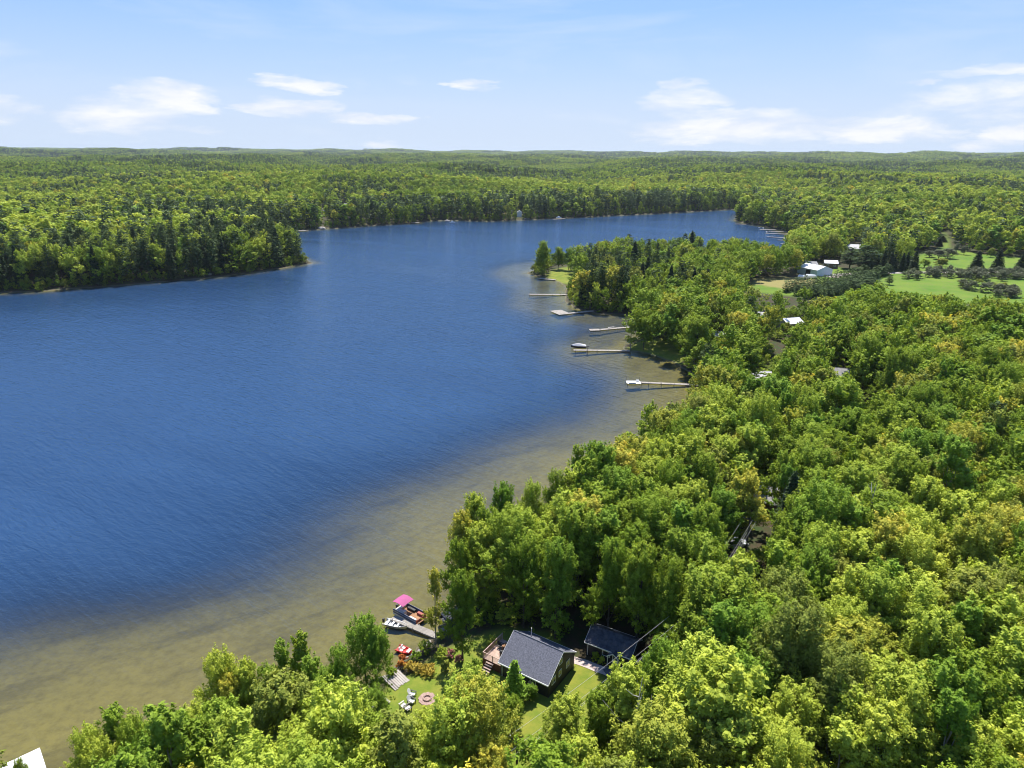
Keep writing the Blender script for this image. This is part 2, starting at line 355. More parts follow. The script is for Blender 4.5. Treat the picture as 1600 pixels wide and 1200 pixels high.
def water_material():
    n, l, M, mix, ramp, noise, mapping = nodes(wm.node_tree)
    pos = n('ShaderNodeNewGeometry').outputs['Position']; mk = n('ShaderNodeAttribute', attribute_name='murk').outputs['Fac']
    # wind waves: long crests set aslant, broken by smaller ripples
    def aslant(a, sx, sy): return mapping(mapping(pos, (1,1,1), (0,0,a)), (sx, sy, 1))
    w1 = noise(aslant(.80, .07, .42), 1.0, 2, .5, .25)
    w2 = noise(aslant(.62, .26, 1.05), 1.0, 3, .55, .3)
    w3 = noise(aslant(.35, .9, 2.6), 1.0, 3, .6)
    gust = noise(aslant(.5, .006, .020), 1.0, 4, .55, .6)
    h = M('ADD', M('ADD', M('MULTIPLY', w1, 1.7), M('MULTIPLY', w2, 1.35)), M('MULTIPLY', w3, .42))
    b = n('ShaderNodeBump'); b.inputs['Strength'].default_value = 1.0; l(M('MULTIPLY', M('ADD', .15, M('MULTIPLY', ramp(gust, [(.3, 0.0), (.7, 1.0)]), .22)), M('ADD', .55, M('MULTIPLY', mk, .45))), b.inputs['Distance']); l(h, b.inputs['Height'])
    gl = n('ShaderNodeBsdfGlossy'); gl.inputs['Roughness'].default_value = .07; gl.inputs['Color'].default_value = (.78,.90,1,1); l(b.outputs[0], gl.inputs['Normal'])
    df = n('ShaderNodeBsdfDiffuse'); l(mix(ramp(gust, [(.3, 0.0), (.7, 1.0)]), (.015,.042,.100), (.030,.076,.170)), df.inputs[0]); l(b.outputs[0], df.inputs['Normal'])
    tp = n('ShaderNodeBsdfTransparent'); tp.inputs[0].default_value = (.86,.82,.60,1)
    body = n('ShaderNodeMixShader'); l(M('ADD', .10, M('MULTIPLY', mk, .90)), body.inputs[0]); l(tp.outputs[0], body.inputs[1]); l(df.outputs[0], body.inputs[2])
    fr = n('ShaderNodeFresnel'); fr.inputs[0].default_value = 1.33; l(b.outputs[0], fr.inputs[1])
    ms = n('ShaderNodeMixShader'); l(fr.outputs[0], ms.inputs[0]); l(body.outputs[0], ms.inputs[1]); l(gl.outputs[0], ms.inputs[2])
    o = n('ShaderNodeOutputMaterial'); l(ms.outputs[0], o.inputs[0])
water_material()
me = mesh_np('lake', np.stack([X2[used], Y2[used], np.zeros(len(used))], 1), remap[F2[keep]][:, ::-1], [wm], attrs={'murk': ('POINT', murk[used])})
tag(link(bpy.data.objects.new('lake', me)), kind='structure')

# ------------------------------------------------------------------ tree shapes
def leaves(rs, C, Nrm, size, asp=1.6, spread=.9):
    """one quad per point of C, its normal near Nrm"""
    k = len(C); nr = Nrm + rs.normal(0, spread, (k, 3)); nr /= np.linalg.norm(nr, axis=1)[:, None]+1e-9
    a = np.cross(nr, rs.normal(0, 1, (k, 3))); a /= np.linalg.norm(a, axis=1)[:, None]+1e-9; b = np.cross(nr, a)
    s = size*rs.uniform(.65, 1.35, (k, 1)); a = a*s*.5*math.sqrt(asp); b = b*s*.5/math.sqrt(asp)
    V = np.stack([C-a, C+b*.8-a*.1, C+a, C-b*.8+a*.15], 1).reshape(-1, 3)
    return V, np.arange(4*k).reshape(-1, 4)
def broadleaf(seed, h, r, nclump, per, leaf, form='round', base=.28, open_=0.0):
    rs = np.random.RandomState(seed); lobes = []
    nl = 13 if form != 'slim' else 11
    zc0, zc1 = h*base, h
    for i in range(nl):
        t = rs.uniform(0.05, 1)**.8; z = zc0+(zc1-zc0)*t*.86+.3
        env = math.sin(math.pi*min(1, (.12+t*.88))**(.8 if form != 'slim' else .9))**.6 * r
        if form == 'cone': env = r*(1.05-t)*.95+.3
        a = rs.uniform(0, 6.283)+i*2.4; q = env*rs.uniform(.25, .78)
        lobes.append((q*math.cos(a), q*math.sin(a), z, r*rs.uniform(.30, .46)*(1.1-.4*t)))
    lobes.append((0, 0, h-r*.42, r*.42)); lobes.append((.2*r, .1*r, h*.72, r*.5))
    lobes = np.array(lobes); vol = lobes[:, 3]**2; pick = rs.choice(len(lobes), nclump, p=vol/vol.sum())
    d = rs.normal(0, 1, (nclump, 3)); d[:, 2] = d[:, 2]*.9+.45; d /= np.linalg.norm(d, axis=1)[:, None]
    L = lobes[pick]; cen = L[:, :3]+d*(L[:, 3:4]*rs.uniform(.72, 1.08, (nclump, 1)))
    out = cen-np.array((0, 0, h*.34)); out /= np.linalg.norm(out, axis=1)[:, None]; out = out*.9+d*.25; out[:, 2] += .25; out /= np.linalg.norm(out, axis=1)[:, None]
    ln = rs.uniform(.45, 1.35, nclump)*r*.27
    idx = np.repeat(np.arange(nclump), per); u = rs.rand(len(idx))
    wd = (r*.064)*(1.25-u*.95)
    C = cen[idx]+out[idx]*(u*ln[idx])[:, None]*1.4 + rs.normal(0, 1, (len(idx), 3))*wd[:, None]*(1, 1, .8)
    V, Fq = leaves(rs, C, out[idx]*.5+d[idx]*.9+np.array((0, 0, .35)), leaf)
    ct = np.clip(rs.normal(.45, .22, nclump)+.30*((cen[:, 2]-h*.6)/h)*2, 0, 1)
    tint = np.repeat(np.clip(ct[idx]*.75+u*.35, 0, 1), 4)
    return V, Fq, tint, lobes
def trunkmesh(seed, h, r, lobes, rt=.17, lean=.3, nmax=9):
    rs = np.random.RandomState(seed+99); mb = MB(); lx, ly = rs.normal(0, lean, 2)
    def ax(z): t = z/h; return (lx*t*t, ly*t*t, z)
    zs = [-.6, .3, h*.2, h*.4, h*.6, h*.8]; mb.tube([ax(z) for z in zs], [rt*1.25, rt*1.1, rt*.9, rt*.7, rt*.45, rt*.2], 7)
    for L in lobes[:nmax]:
        z0 = max(h*.14, L[2]-h*.25-rs.rand()*.8); p0 = Vector(ax(z0)); p2 = Vector(L[:3]); p1 = (p0+p2)*.5; p1.z -= .25; p1.x += L[0]*.12; p1.y += L[1]*.12
        k = rt*.42*(1-z0/h*.4); mb.tube([p0, p1, p2, p2+(p2-p1)*.5], [k, k*.75, k*.45, k*.15], 5)
    return mb
def conifer(seed, h, r, nlay, nb, per, leaf, kind='spruce'):
    rs = np.random.RandomState(seed); Cs = []; Ns = []; T = []
    z0 = h*(.08 if kind == 'spruce' else .22)
    for i in range(nlay):
        t = (i+rs.uniform(0, .5))/nlay; z = z0+(h-z0)*t
        if kind == 'spruce': R = r*(1-t)**.82+.18
        else: R = r*(math.sin(math.pi*(.22+.74*t))**.75)*rs.uniform(.7, 1.12)+.2
        m = max(3, int(nb*(1-t*.55))); a0 = rs.rand()*6.28
        for k in range(m):
            a = a0+k*6.283/m+rs.normal(0, .18); Rk = R*rs.uniform(.68, 1.12); n_ = max(3, int(per*(.35+.65*(1-t)))) if kind == 'spruce' else per
            u = rs.rand(n_)**.62; w = rs.normal(0, 1, n_)*(.14*Rk*(.35+u*.8))
            drop = -.28*Rk*u**1.4 if kind == 'spruce' else (.16*Rk*u + rs.normal(0, .06*Rk, n_))
            x = np.cos(a)*u*Rk-np.sin(a)*w; y = np.sin(a)*u*Rk+np.cos(a)*w
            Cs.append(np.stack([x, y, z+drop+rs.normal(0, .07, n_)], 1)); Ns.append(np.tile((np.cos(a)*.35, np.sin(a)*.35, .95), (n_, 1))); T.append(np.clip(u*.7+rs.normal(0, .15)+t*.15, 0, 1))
    C = np.concatenate(Cs); N = np.concatenate(Ns); T = np.concatenate(T)
    V, Fq = leaves(rs, C, N, leaf, 2.4, .38); return V, Fq, np.repeat(T, 4), None
def contrunk(h, rt):
    mb = MB(); mb.tube([(0,0,-.6),(0,0,h*.3),(0,0,h*.7),(0,0,h*.97)], [rt*1.15, rt*.85, rt*.45, rt*.08], 7)
    for i in range(10):
        z = h*(.12+.08*i); a = i*2.4; q = (1-z/h)*h*.17+.3; mb.tube([(0,0,z),(q*math.cos(a), q*math.sin(a), z+.12*q)], [rt*.25*(1-z/h)+.015, .01], 4)
    return mb

def crown_mesh(name, V, Fq, T, mat): return mesh_np(name, V, Fq, [mat], attrs={'tint': ('POINT', T)})
NEAR = {}      # form -> list of (crown mesh, trunk mesh, height, radius)
def near_proto(form, seed, h, r, nclump, per, leaf, mat, f='round', base=.2, bark=BARK, rt=.17):
    V, Fq, T, lob = broadleaf(seed, h, r, nclump, per, leaf, f, base)
    NEAR.setdefault(form, []).append((crown_mesh('crown', V, Fq, T, LM[mat]), trunkmesh(seed, h, r, lob, rt).mesh('trunk', bark, True), h, r))
for s_, h_, r_, nc in ((1, 15, 3.7, 300), (2, 17, 4.1, 330), (3, 13, 3.1, 240), (4, 16, 4.4, 360)): near_proto('broad', s_, h_, r_, int(nc*1.15), 66, .215, 'green')
for s_, h_, r_ in ((11, 15, 2.3), (12, 12, 1.9)): near_proto('slim', s_, h_, r_, 210, 48, .20, 'green', 'slim', .22, BARKP, .12)
for s_, h_, r_ in ((21, 19, 3.6), (22, 16, 3.1)):
    V, Fq, T, _x = conifer(s_, h_, r_, 22, 7, 46, .42, 'pine'); NEAR.setdefault('pine', []).append((crown_mesh('crown', V, Fq, T, LM['pine']), contrunk(h_, .22).mesh('trunk', BARK, True), h_, r_))
for s_, h_, r_ in ((31, 14, 2.5), (32, 11, 2.2)):
    V, Fq, T, _x = conifer(s_, h_, r_, 28, 11, 30, .48, 'spruce'); NEAR.setdefault('spruce', []).append((crown_mesh('crown', V, Fq, T, LM['spruce']), contrunk(h_, .18).mesh('trunk', BARK, True), h_, r_))
V, Fq, T, _x = conifer(41, 7.0, 1.2, 30, 9, 16, .24, 'spruce'); NEAR['cedar'] = [(crown_mesh('crown', V, Fq, T, LM['cedar']), contrunk(6.6, .1).mesh('trunk', BARK, True), 7.0, 1.2)]

def protoset(name, lod):
    c = bpy.data.collections.new(name); i = 0; index = {}
    nclump, per, leaf = {'mid': (110, 20, .48), 'far': (60, 9, 1.05)}[lod]
    for mat, n_ in (('green', 3), ('lime', 2), ('orange', 1), ('birch', 1), ('olive', 1)):
        for k in range(n_):
            V, Fq, T, lob = broadleaf(100+i*7, 15, 3.9 if mat != 'birch' else 2.9, nclump, per, leaf, 'round', .2)
            me = crown_mesh('tree_mesh', V, Fq, T, LM[mat])
            o = bpy.data.objects.new('%s_%02d' % (name, i), me); c.objects.link(o); index.setdefault(mat, []).append(i); i += 1
    for mat, n_ in (('pine', 2), ('spruce', 2)):
        for k in range(n_):
            q = (18, 3.1, 13, 6, 9, .85) if mat == 'pine' else (15, 2.5, 15, 7, 6, .75)
            if lod == 'far': q = (q[0], q[1], 10, 5, 4, 1.5)
            V, Fq, T, _x = conifer(200+i*3, *q, mat); me = crown_mesh('tree_mesh', V, Fq, T, LM[mat])
            o = bpy.data.objects.new('%s_%02d' % (name, i), me); c.objects.link(o); index.setdefault(mat, []).append(i); i += 1
    return c, index
MIDC, MIDI = protoset('midtree', 'mid'); FARC, FARI = protoset('fartree', 'far')
def nearset():
    c = bpy.data.collections.new('neartree'); i = 0; index = {}
    for mat in ('green', 'lime', 'orange', 'birch', 'olive', 'pine', 'spruce'):
        for k in range(2 if mat in ('green', 'lime') else 1):
            cm, tm, h, r = NEAR[mat if mat in NEAR else 'broad'][k]; me = cm.copy(); me.materials.clear(); me.materials.append(LM[mat]); o = bpy.data.objects.new('neartree_%02d' % i, me)
            c.objects.link(o); index.setdefault(mat, []).append((i, h, r)); i += 1
    return c, index
NEARC, NEARI = nearset()
def patchset():
    c = bpy.data.collections.new('woodpatch'); rs = np.random.RandomState(77)
    for i in range(8):
        Vs, Fs, Ts, Ms = [], [], [], []; off = 0; mats = ['green', 'lime', 'pine', 'birch', 'spruce', 'olive']
        wts = [(.52,.18,.14,.1,.06,.0), (.5,.04,.26,.1,.10,.0), (.15,.05,.55,.05,.18,.02), (.36,.42,.04,.1,.02,.06), (.55,.15,.1,.15,.03,.02), (.6,.2,.05,.1,.02,.03), (.3,.1,.4,.1,.1,0), (.5,.3,.05,.1,.0,.05)][i]
        for gx in range(4):
            for gy in range(4):
                k = rs.choice(6, p=np.array(wts)/sum(wts)); x, y = (gx-1.5)*6.5+rs.normal(0, 1.3), (gy-1.5)*6.5+rs.normal(0, 1.3)
                if mats[k] in ('pine', 'spruce'): V, Fq, T, _x = conifer(rs.randint(9999), 17, 2.8, 7, 4, 2, 2.2, mats[k])
                else: V, Fq, T, _x = broadleaf(rs.randint(9999), rs.uniform(12.5, 16), 4.2, 22, 4, 1.9, 'round', .4)
                Vs.append(V+np.array((x, y, 0))); Fs.append(Fq+off); off += len(V); Ts.append(T); Ms.append(np.full(len(Fq), k))
        me = mesh_np('patch_mesh', np.concatenate(Vs), np.concatenate(Fs), [LM[m] for m in mats], np.concatenate(Ms), {'tint': ('POINT', np.concatenate(Ts))})
        c.objects.link(bpy.data.objects.new('woodpatch_%02d' % i, me))
    return c
PATCHC = patchset()

def scatter(name, pts, idx, rot, scl, coll):
    """one object: real tree geometry instanced on the given points"""
    me = bpy.data.meshes.new(name); pts = np.asarray(pts, np.float32); me.vertices.add(len(pts)); me.vertices.foreach_set('co', pts.ravel())
    a = me.attributes.new('vi', 'INT', 'POINT'); a.data.foreach_set('value', np.asarray(idx, np.int32))
    for k, v in (('rot', rot), ('scl', scl)):
        a = me.attributes.new(k, 'FLOAT_VECTOR', 'POINT'); a.data.foreach_set('vector', np.asarray(v, np.float32).ravel())
    o = link(bpy.data.objects.new(name, me)); g = bpy.data.node_groups.new(name+'_nodes', 'GeometryNodeTree')
    g.interface.new_socket('Geometry', in_out='INPUT', socket_type='NodeSocketGeometry'); g.interface.new_socket('Geometry', in_out='OUTPUT', socket_type='NodeSocketGeometry')
    N, L = g.nodes, g.links; gi = N.new('NodeGroupInput'); go = N.new('NodeGroupOutput')
    ci = N.new('GeometryNodeCollectionInfo'); ci.inputs['Collection'].default_value = coll; ci.inputs['Separate Children'].default_value = True; ci.inputs['Reset Children'].default_value = True
    ip = N.new('GeometryNodeInstanceOnPoints'); ip.inputs['Pick Instance'].default_value = True
    def na(nm, t):
        q = N.new('GeometryNodeInputNamedAttribute'); q.data_type = t; q.inputs[0].default_value = nm; return q.outputs[0]
    e2r = N.new('FunctionNodeEulerToRotation'); L.new(na('rot', 'FLOAT_VECTOR'), e2r.inputs[0])
    L.new(gi.outputs[0], ip.inputs['Points']); L.new(ci.outputs[0], ip.inputs['Instance']); L.new(na('vi', 'INT'), ip.inputs['Instance Index'])
    L.new(e2r.outputs[0], ip.inputs['Rotation']); L.new(na('scl', 'FLOAT_VECTOR'), ip.inputs['Scale']); L.new(ip.outputs[0], go.inputs[0])
    md = o.modifiers.new('scatter', 'NODES'); md.node_group = g; return o
# ------------------------------------------------------------------ where trees may stand
# openings that stay open to view: a tree is left out where its crown would close one of them
OPEN = [np.array(p, float) for p in [
 [(0,462),(150,452),(330,437),(450,421),(494,412),(494,392),(470,372),(468,362),(640,351),(700,347),(1140,331),(1146,346),(1190,358),(1212,366),(1228,382),(1222,392),(1190,378),(1150,374),(1100,374),(1085,360),(1060,368),(1045,376),(1020,372),(1000,372),(980,364),(955,374),(905,384),(862,392),(856,384),(838,384),(832,400),(830,425),(880,452),(880,480),(920,492),(975,500),(972,544),(1050,575),(1070,592),(1050,612),(1008,640),(985,662),(965,695),(918,698),(888,730),(835,757),(803,772),(737,785),(712,818),(706,880),(672,892),(655,920),(652,960),(600,1000),(585,985),(560,972),(527,985),(520,1045),(492,1045),(482,1008),(445,1000),(420,1035),(332,1020),(307,1060),(310,1110),(250,1128),(200,1125),(165,1108),(150,1128),(105,1190),(75,1200),(60,1165),(0,1190)],
 [(600,930),(655,920),(668,985),(690,1003),(662,1012),(642,1040),(612,1050),(600,1040)],
 [(690,955),(725,955),(722,985),(700,990)],
 [(765,1010),(795,975),(835,985),(885,1000),(905,1020),(915,985),(925,975),(992,990),(1020,1000),(1040,1020),(1020,1045),(990,1055),(950,1060),(925,1080),(898,1085),(880,1100),(855,1122),(820,1150),(808,1140),(805,1090),(790,1062),(735,1052),(690,1062),(680,1090),(655,1112),(618,1118),(574,1118),(575,1085),(590,1058),(620,1040),(655,1012),(700,1000),(735,1000)],
 [(1000,1010),(1060,958),(1066,962),(1008,1030)],
 [(1172,768),(1188,752),(1208,753),(1194,776)], [(46,1170),(64,1165),(78,1200),(50,1200)],
 [(1138,845),(1168,843),(1165,860),(1138,860)],
 [(1172,578),(1202,578),(1202,593),(1172,592)], [(1296,570),(1328,568),(1328,592),(1297,592)], [(1228,493),(1254,493),(1252,511),(1230,511)],
 [(1182,484),(1200,488),(1200,497),(1184,496)], [(1205,526),(1229,528),(1228,560),(1206,558)], [(1345,616),(1372,618),(1370,638),(1348,636)],
 [(1115,516),(1136,516),(1136,528),(1116,526)],
 [(1163,449),(1180,434),(1252,436),(1262,428),(1255,412),(1262,404),(1288,402),(1312,404),(1312,418),(1600,420),(1700,424),(1700,474),(1600,474),(1545,470),(1470,462),(1420,460),(1372,458),(1380,440),(1395,430),(1320,432),(1290,446),(1262,452),(1232,452)],
 [(1424,418),(1428,396),(1464,386),(1471,360),(1483,360),(1490,386),(1540,396),(1598,402),(1598,420)],
 [(1250,466),(1292,447),(1385,424),(1393,432),(1340,452),(1300,468)], [(862,421),(892,417),(894,440),(880,441)], [(1326,376),(1346,376),(1346,391),(1326,391)],
 [(807,326),(817,326),(817,345),(807,345)], [(499,324),(510,324),(510,328),(499,328)], [(534,316),(543,316),(543,320),(534,320)],
]]
def covers(x, y, z, h, r):
    hit = np.zeros(len(x), bool)
    for f, w in ((.45, .7), (.45, -.7), (.7, .8), (.7, -.8), (.7, 0), (.95, .25), (.95, -.25), (.2, 0)):
        u, v = proj(x+w*r, y, z+h*f)
        for P_ in OPEN:
            x0, y0 = P_.min(0); x1, y1 = P_.max(0); m = (u > x0) & (u < x1) & (v > y0) & (v < y1) & ~hit
            if m.any(): q = np.where(m)[0]; hit[q] |= inpoly(u[q], v[q], P_)
    u, v = proj(x, y, z+h*.58); dd_ = np.sqrt(x*x+y*y+(CAMH-z-9)**2); rx = r*1.05*FOC/dd_; ry = (h*.40*np.sqrt(np.maximum(0, 1-((CAMH-9)/dd_)**2))+r*.8*(CAMH-9)/dd_)*FOC/dd_
    for P_ in OPEN[5:]:
        w_, h_ = P_.max(0)-P_.min(0)
        if w_*h_ < 2600:
            c_ = P_.mean(0); hit |= ((u-c_[0])/rx)**2+((v-c_[1])/ry)**2 < .8
    return hit
KEEPOUT = [(11.5, 84.5, 5.0), (10, 88, 3), (-3.5, 86, 4.2)]       # (x, y, radius) gaps added to let sun onto lawn and deck, and round hand-placed trees
RS = np.random.RandomState(11)
def grid(r0, r1, step, half):
    n_ = int(2*r1/step)+1; xs = (np.arange(n_)-n_/2)*step; ys = np.arange(int(r1/step)+2)*step-step
    Xg, Yg = np.meshgrid(xs, ys); Xg = Xg+(np.arange(len(ys)) % 2)[:, None]*step*.5
    Xg = (Xg+RS.uniform(-.36, .36, Xg.shape)*step).ravel(); Yg = (Yg+RS.uniform(-.36, .36, Yg.shape)*step).ravel()
    R = np.hypot(Xg, Yg); m = (R >= r0) & (R < r1) & (np.abs(np.arctan2(Xg, Yg+14)) < math.radians(half)) & (Yg > 12); return Xg[m], Yg[m]
# hand-placed trees: (px, py of the foot), height, radius, form, leaf colour
HAND = [((681,1006),12.5,1.7,'slim','orange'),((723,1032),14,3.1,'broad','green'),
 ((848,430),19,5.6,'broad','green'),((872,421),13,4.0,'broad','green'),((888,422),12.5,4.0,'broad','birch'),((903,422),13,4,'broad','green'),((985,546),10,2.6,'slim','lime'),((1005,547),11.5,3.0,'broad','spruceish'),
 ((1292,408),9,6.4,'broad','orange'),((1308,402),10,6.0,'broad','lime'),((1350,426),16,8.0,'pine','pine'),((1327,420),13,6.0,'pine','pine'),
 ((1378,426),13.5,2.9,'spruce','spruce'),((1390,425),12.5,2.7,'spruce','spruce'),((1369,427),11,2.5,'spruce','spruce'),((1408,425),11.5,2.7,'spruce','spruce'),((1415,422),11,2.4,'spruce','spruce'),((1427,425),13,3.4,'spruce','spruce'),((1395,424),9,2.6,'spruce','spruce'),
 ((1525,421),11.5,4.5,'spruce','spruce'),((1558,420),12,4.0,'spruce','spruce'),((1594,421),9,4,'spruce','spruce'),((1357,458),8,7,'pine','pine'),((1389,445),5,2.6,'pine','pine'),
 ((1466,405),6,5.5,'broad','grey'),((1480,404),6.5,5.5,'broad','grey'),((1494,396),7,3,'broad','grey'),((1506,398),6,3,'broad','grey'),((1452,402),4.5,4,'broad','grey'),
 ((1472,378),5,4,'spruce','spruce'),((1467,385),6,3,'spruce','spruce'),((1530,396),7,3.5,'broad','green'),((1548,402),6,3,'broad','olive'),((1576,402),7,3.5,'broad','green'),((1444,418),5,3.5,'broad','lime'),((1470,420),6,5,'broad','olive')]
# the same, given by the treetop: (px, py of the top), height, radius, form, leaf colour
TOPS = [((804,1032),6.6,1.75,'cedar','cedar'),((800,1092),5,1.7,'broad','green'),((828,1072),2.4,1.2,'broad','birch'),
 ((566,972),14.5,3.4,'broad','birch'),((728,1062),12.5,4.7,'broad','lime'),((668,1124),11.5,3.8,'broad','lime'),((600,1132),11,3.4,'broad','green'),((468,994),13.5,2.0,'slim','green'),((440,1008),13,1.9,'slim','birch'),
 ((338,1027),14,3.0,'broad','lime'),((382,1040),13,2.5,'broad','lime'),((500,1052),10.5,2.6,'broad','birch'),((548,1085),9,2.6,'broad','green'),((172,1112),13.5,2.5,'slim','green'),((132,1146),12,2.8,'broad','lime'),((28,1190),5,.9,'broad','green'),((205,1128),13,2.6,'broad','lime'),((228,1150),12,2.8,'broad','birch'),((278,1122),12.5,2.5,'broad','birch'),((358,1062),12,2.5,'broad','orange'),((415,1050),12,2.4,'broad','green'),((486,1030),12,2.2,'slim','birch'),((528,1020),12.5,2.4,'broad','birch'),((150,1165),12,2.6,'broad','lime'),((455,1070),11.5,3.0,'broad','lime'),((585,1080),9,2.0,'broad','birch'),((252,1128),13,3.0,'broad','lime'),((300,1112),12.5,2.8,'broad','lime'),
 ((888,1100),12.5,3.4,'broad','lime'),((985,1050),14.5,4.0,'broad','lime'),((905,1165),14,4.0,'broad','lime'),((770,1178),13,3.4,'broad','orange'),((1040,1010),14,3.2,'broad','birch'),((940,1088),12,3.2,'broad','green'),
 ((742,778),15.5,3.2,'broad','lime'),((722,806),15,3.0,'broad','orange'),((716,848),13.5,2.8,'broad','green'),((788,762),15.5,3.3,'broad','birch'),((832,760),15,3.0,'broad','lime'),((870,742),14.5,3.0,'broad','green'),((905,700),15,2.6,'slim','green'),((930,697),15,2.7,'broad','birch'),((760,800),14.5,3.0,'broad','green'),((958,850),16,3.6,'broad','green'),((1005,858),17,3.8,'broad','green'),((1050,880),16,3.6,'broad','green'),((872,850),16,3.8,'broad','birch'),((820,845),15,3.6,'broad','green')]
hand = []
for (px, py), h, r, form, mt in HAND:
    p = atg(px, py); hand.append((p.x, p.y, p.z, h, r, form, mt)); 
    if py > 560: KEEPOUT.append((p.x, p.y, r*.75+1.2))
for (px, py), h, r, form, mt in TOPS:
    z = 1.5
    for _ in range(8): p = at(px, py, z+h); z = gz(p.x, p.y)
    hand.append((p.x, p.y, max(z, -.2), h, r, form, mt)); KEEPOUT.append((p.x, p.y, r*.75+1.2))
def cand(r0, r1, step, half):
    x, y = grid(r0, r1, step, half); s = shore(x, y); m = s > .8; x, y, s = x[m], y[m], s[m]
    z = ground_z(x, y, s); return x, y, z, s
def pick_species(x, y, s, z):
    R = np.hypot(x, y); n = len(x); u = RS.rand(n); a = vnoise(x/95+40, y/95+3)*.6+vnoise(x/26, y/26)*.4; b = vnoise(x/130+9, y/130+70)*.65+vnoise(x/30+5, y/30)*.35
    pc = np.where(y > 560, np.clip((a-.50)*5.5, 0.0, .8), np.clip((a-.50)*2.3, 0.0, .55))                                             # conifers inland
    pc = np.where((x < -95) & (y < 640), np.maximum(.66-.45*sstep(45, 150, s), pc*.8), pc)      # left peninsula
    pc = np.where((y > 640) & (s < 85), np.maximum(.80*(1-sstep(30, 95, s)), pc), pc)                          # far shore
    pt = (x > 20) & (x < 150) & (y > 300) & (y < 520); pc = np.where(pt, np.maximum((.60*(1-sstep(40, 110, s))), pc*.5), pc)
    pc = np.where((R < 320) & (x > -60), .012, pc); pc = np.where((x > 90) & (y < 420), .02, pc)
    pc = np.where((x > 240) & (y > 520) & (s < 260), pc*.5, pc)
    con = u < pc; v = RS.rand(n)*.34+b*.86; sp = np.full(n, 'green', object)
    sp[(v > .585)] = 'lime'; w = RS.rand(n)
    near = (R < 330) & (x > -80)
    sp[(w < .14)] = 'birch'; sp[(w > .93)] = 'olive'; sp[near & (w > .15) & (w < .26)] = 'orange'; sp[~near & (w > .15) & (w < .18)] = 'orange'
    sp[con] = np.where(RS.rand(con.sum()) < .68, 'pine', 'spruce'); sp[pt & con] = np.where(RS.rand((pt & con).sum()) < .4, 'pine', 'spruce')
    return sp
def heights(x, y, s, sp):
    n = len(x); h = RS.uniform(12.8, 17.2, n); h = np.where(RS.rand(n) < .12, h*1.16, h)
    h = np.where((x < -95) & (y < 640), h*1.25, h); h = np.where((y > 640) & (s < 110), h*1.22, h); c = (sp == 'pine') | (sp == 'spruce')
    h = np.where(c, h*RS.uniform(1.0, 1.32, n), h); h = np.where((sp == 'spruce'), h*.88, h)
    pt = (x > 20) & (x < 150) & (y > 300) & (y < 520); h = np.where(pt & ~c, h*.93, h)
    h = np.where(s < 9, h*RS.uniform(.8, 1, n), h)
    r = np.where(c, h*.165, h*.29)*RS.uniform(.82, 1.22, n); return h, r
ALL = []
for r0, r1, step in ((20, 330, 5.2), (330, 620, 5.9), (620, 1350, 7.2)):
    x, y, z, s = cand(r0, r1, step, 50 if r0 < 100 else 42); sp = pick_species(x, y, s, z); h, r = heights(x, y, s, sp)
    m = ~inpoly(x, y, FIELD) & ~covers(x, y, z, h, r)
    for kx, ky, kr in KEEPOUT: m &= np.hypot(x-kx, y-ky) > kr
    m &= (np.hypot(x-HOUSE[0], y-HOUSE[1]) > 9)
    ALL.append([q[m] for q in (x, y, z, s, sp, h, r)])
X_, Y_, Z_, S_, SP, HT, RD = [np.concatenate([a[i] for a in ALL]) for i in range(7)]
con = (SP == 'pine') | (SP == 'spruce')
U_, V_ = proj(X_, Y_, Z_+HT*.75); DIST = np.sqrt(X_**2+Y_**2+(CAMH-Z_-10)**2); inframe = (U_ > -20) & (U_ < 1620) & (V_ > 0) & (V_ < 1215)
print('trees', len(X_), 'in 200 m', (DIST < 200).sum())
size = np.where(inframe, RD*np.sqrt(HT)/DIST, 0)
# at most 300 of each kind as objects of their own, hand-placed ones included
nb_hand = sum(1 for t in hand if t[5] in ('broad', 'slim')); nc_hand = len(hand)-nb_hand
ib = np.where(~con)[0]; ib = ib[np.argsort(-size[ib])][:300-nb_hand]
ic = np.where(con)[0]; vis = S_[ic] < 60; sc = size[ic]*np.where(vis | (DIST[ic] < 320), 1, .3); ic = ic[np.argsort(-sc)][:190]

# ---- words for the labels
LMK = [('the dark cottage', 838, 1030), ('the small dark shed', 950, 1005), ('the pontoon boat', 648, 960), ('the fire pit', 667, 1092), ('the corner boathouse', 30, 1185),
 ('the long grey roof', 1190, 772), ('the parked white car', 1150, 850), ('the grey roadside cabin', 1311, 580), ('the pale roof by the bay', 1187, 586), ('the white platform dock', 1030, 597),
 ('the moored boat dock', 930, 545), ('the bright white roof', 1240, 501), ('the white metal barn', 1282, 424), ('the green field', 1430, 450), ('the stony point', 840, 425),
 ('the L-shaped dock', 895, 487), ('the lower right corner', 1590, 1190), ('the bottom edge', 1220, 1195), ('the right edge', 1590, 880), ('the upper right woods', 1560, 560), ('the dead white tree', 1335, 790),
 ('the bottom left shore', 420, 1190), ('the peninsula tip', 480, 405), ('the left edge', 10, 420), ('the mid peninsula shore', 200, 425), ('the peninsula boulder', 323, 424), ('the outer peninsula shore', 420, 410), ('the peninsula left quarter', 100, 440), ('the gravel clearing', 1360, 630), ('the utility pole', 808, 1180), ('the canopy gap', 1230, 720), ('the driveway wires', 1060, 960)]
CW = {'green': 'mid green', 'lime': 'bright yellow green', 'orange': 'orange tipped', 'birch': 'pale fresh green', 'olive': 'olive green', 'pine': 'dark green', 'spruce': 'blackish green', 'grey': 'bare grey brown', 'cedar': 'fresh green', 'spruceish': 'dark green'}
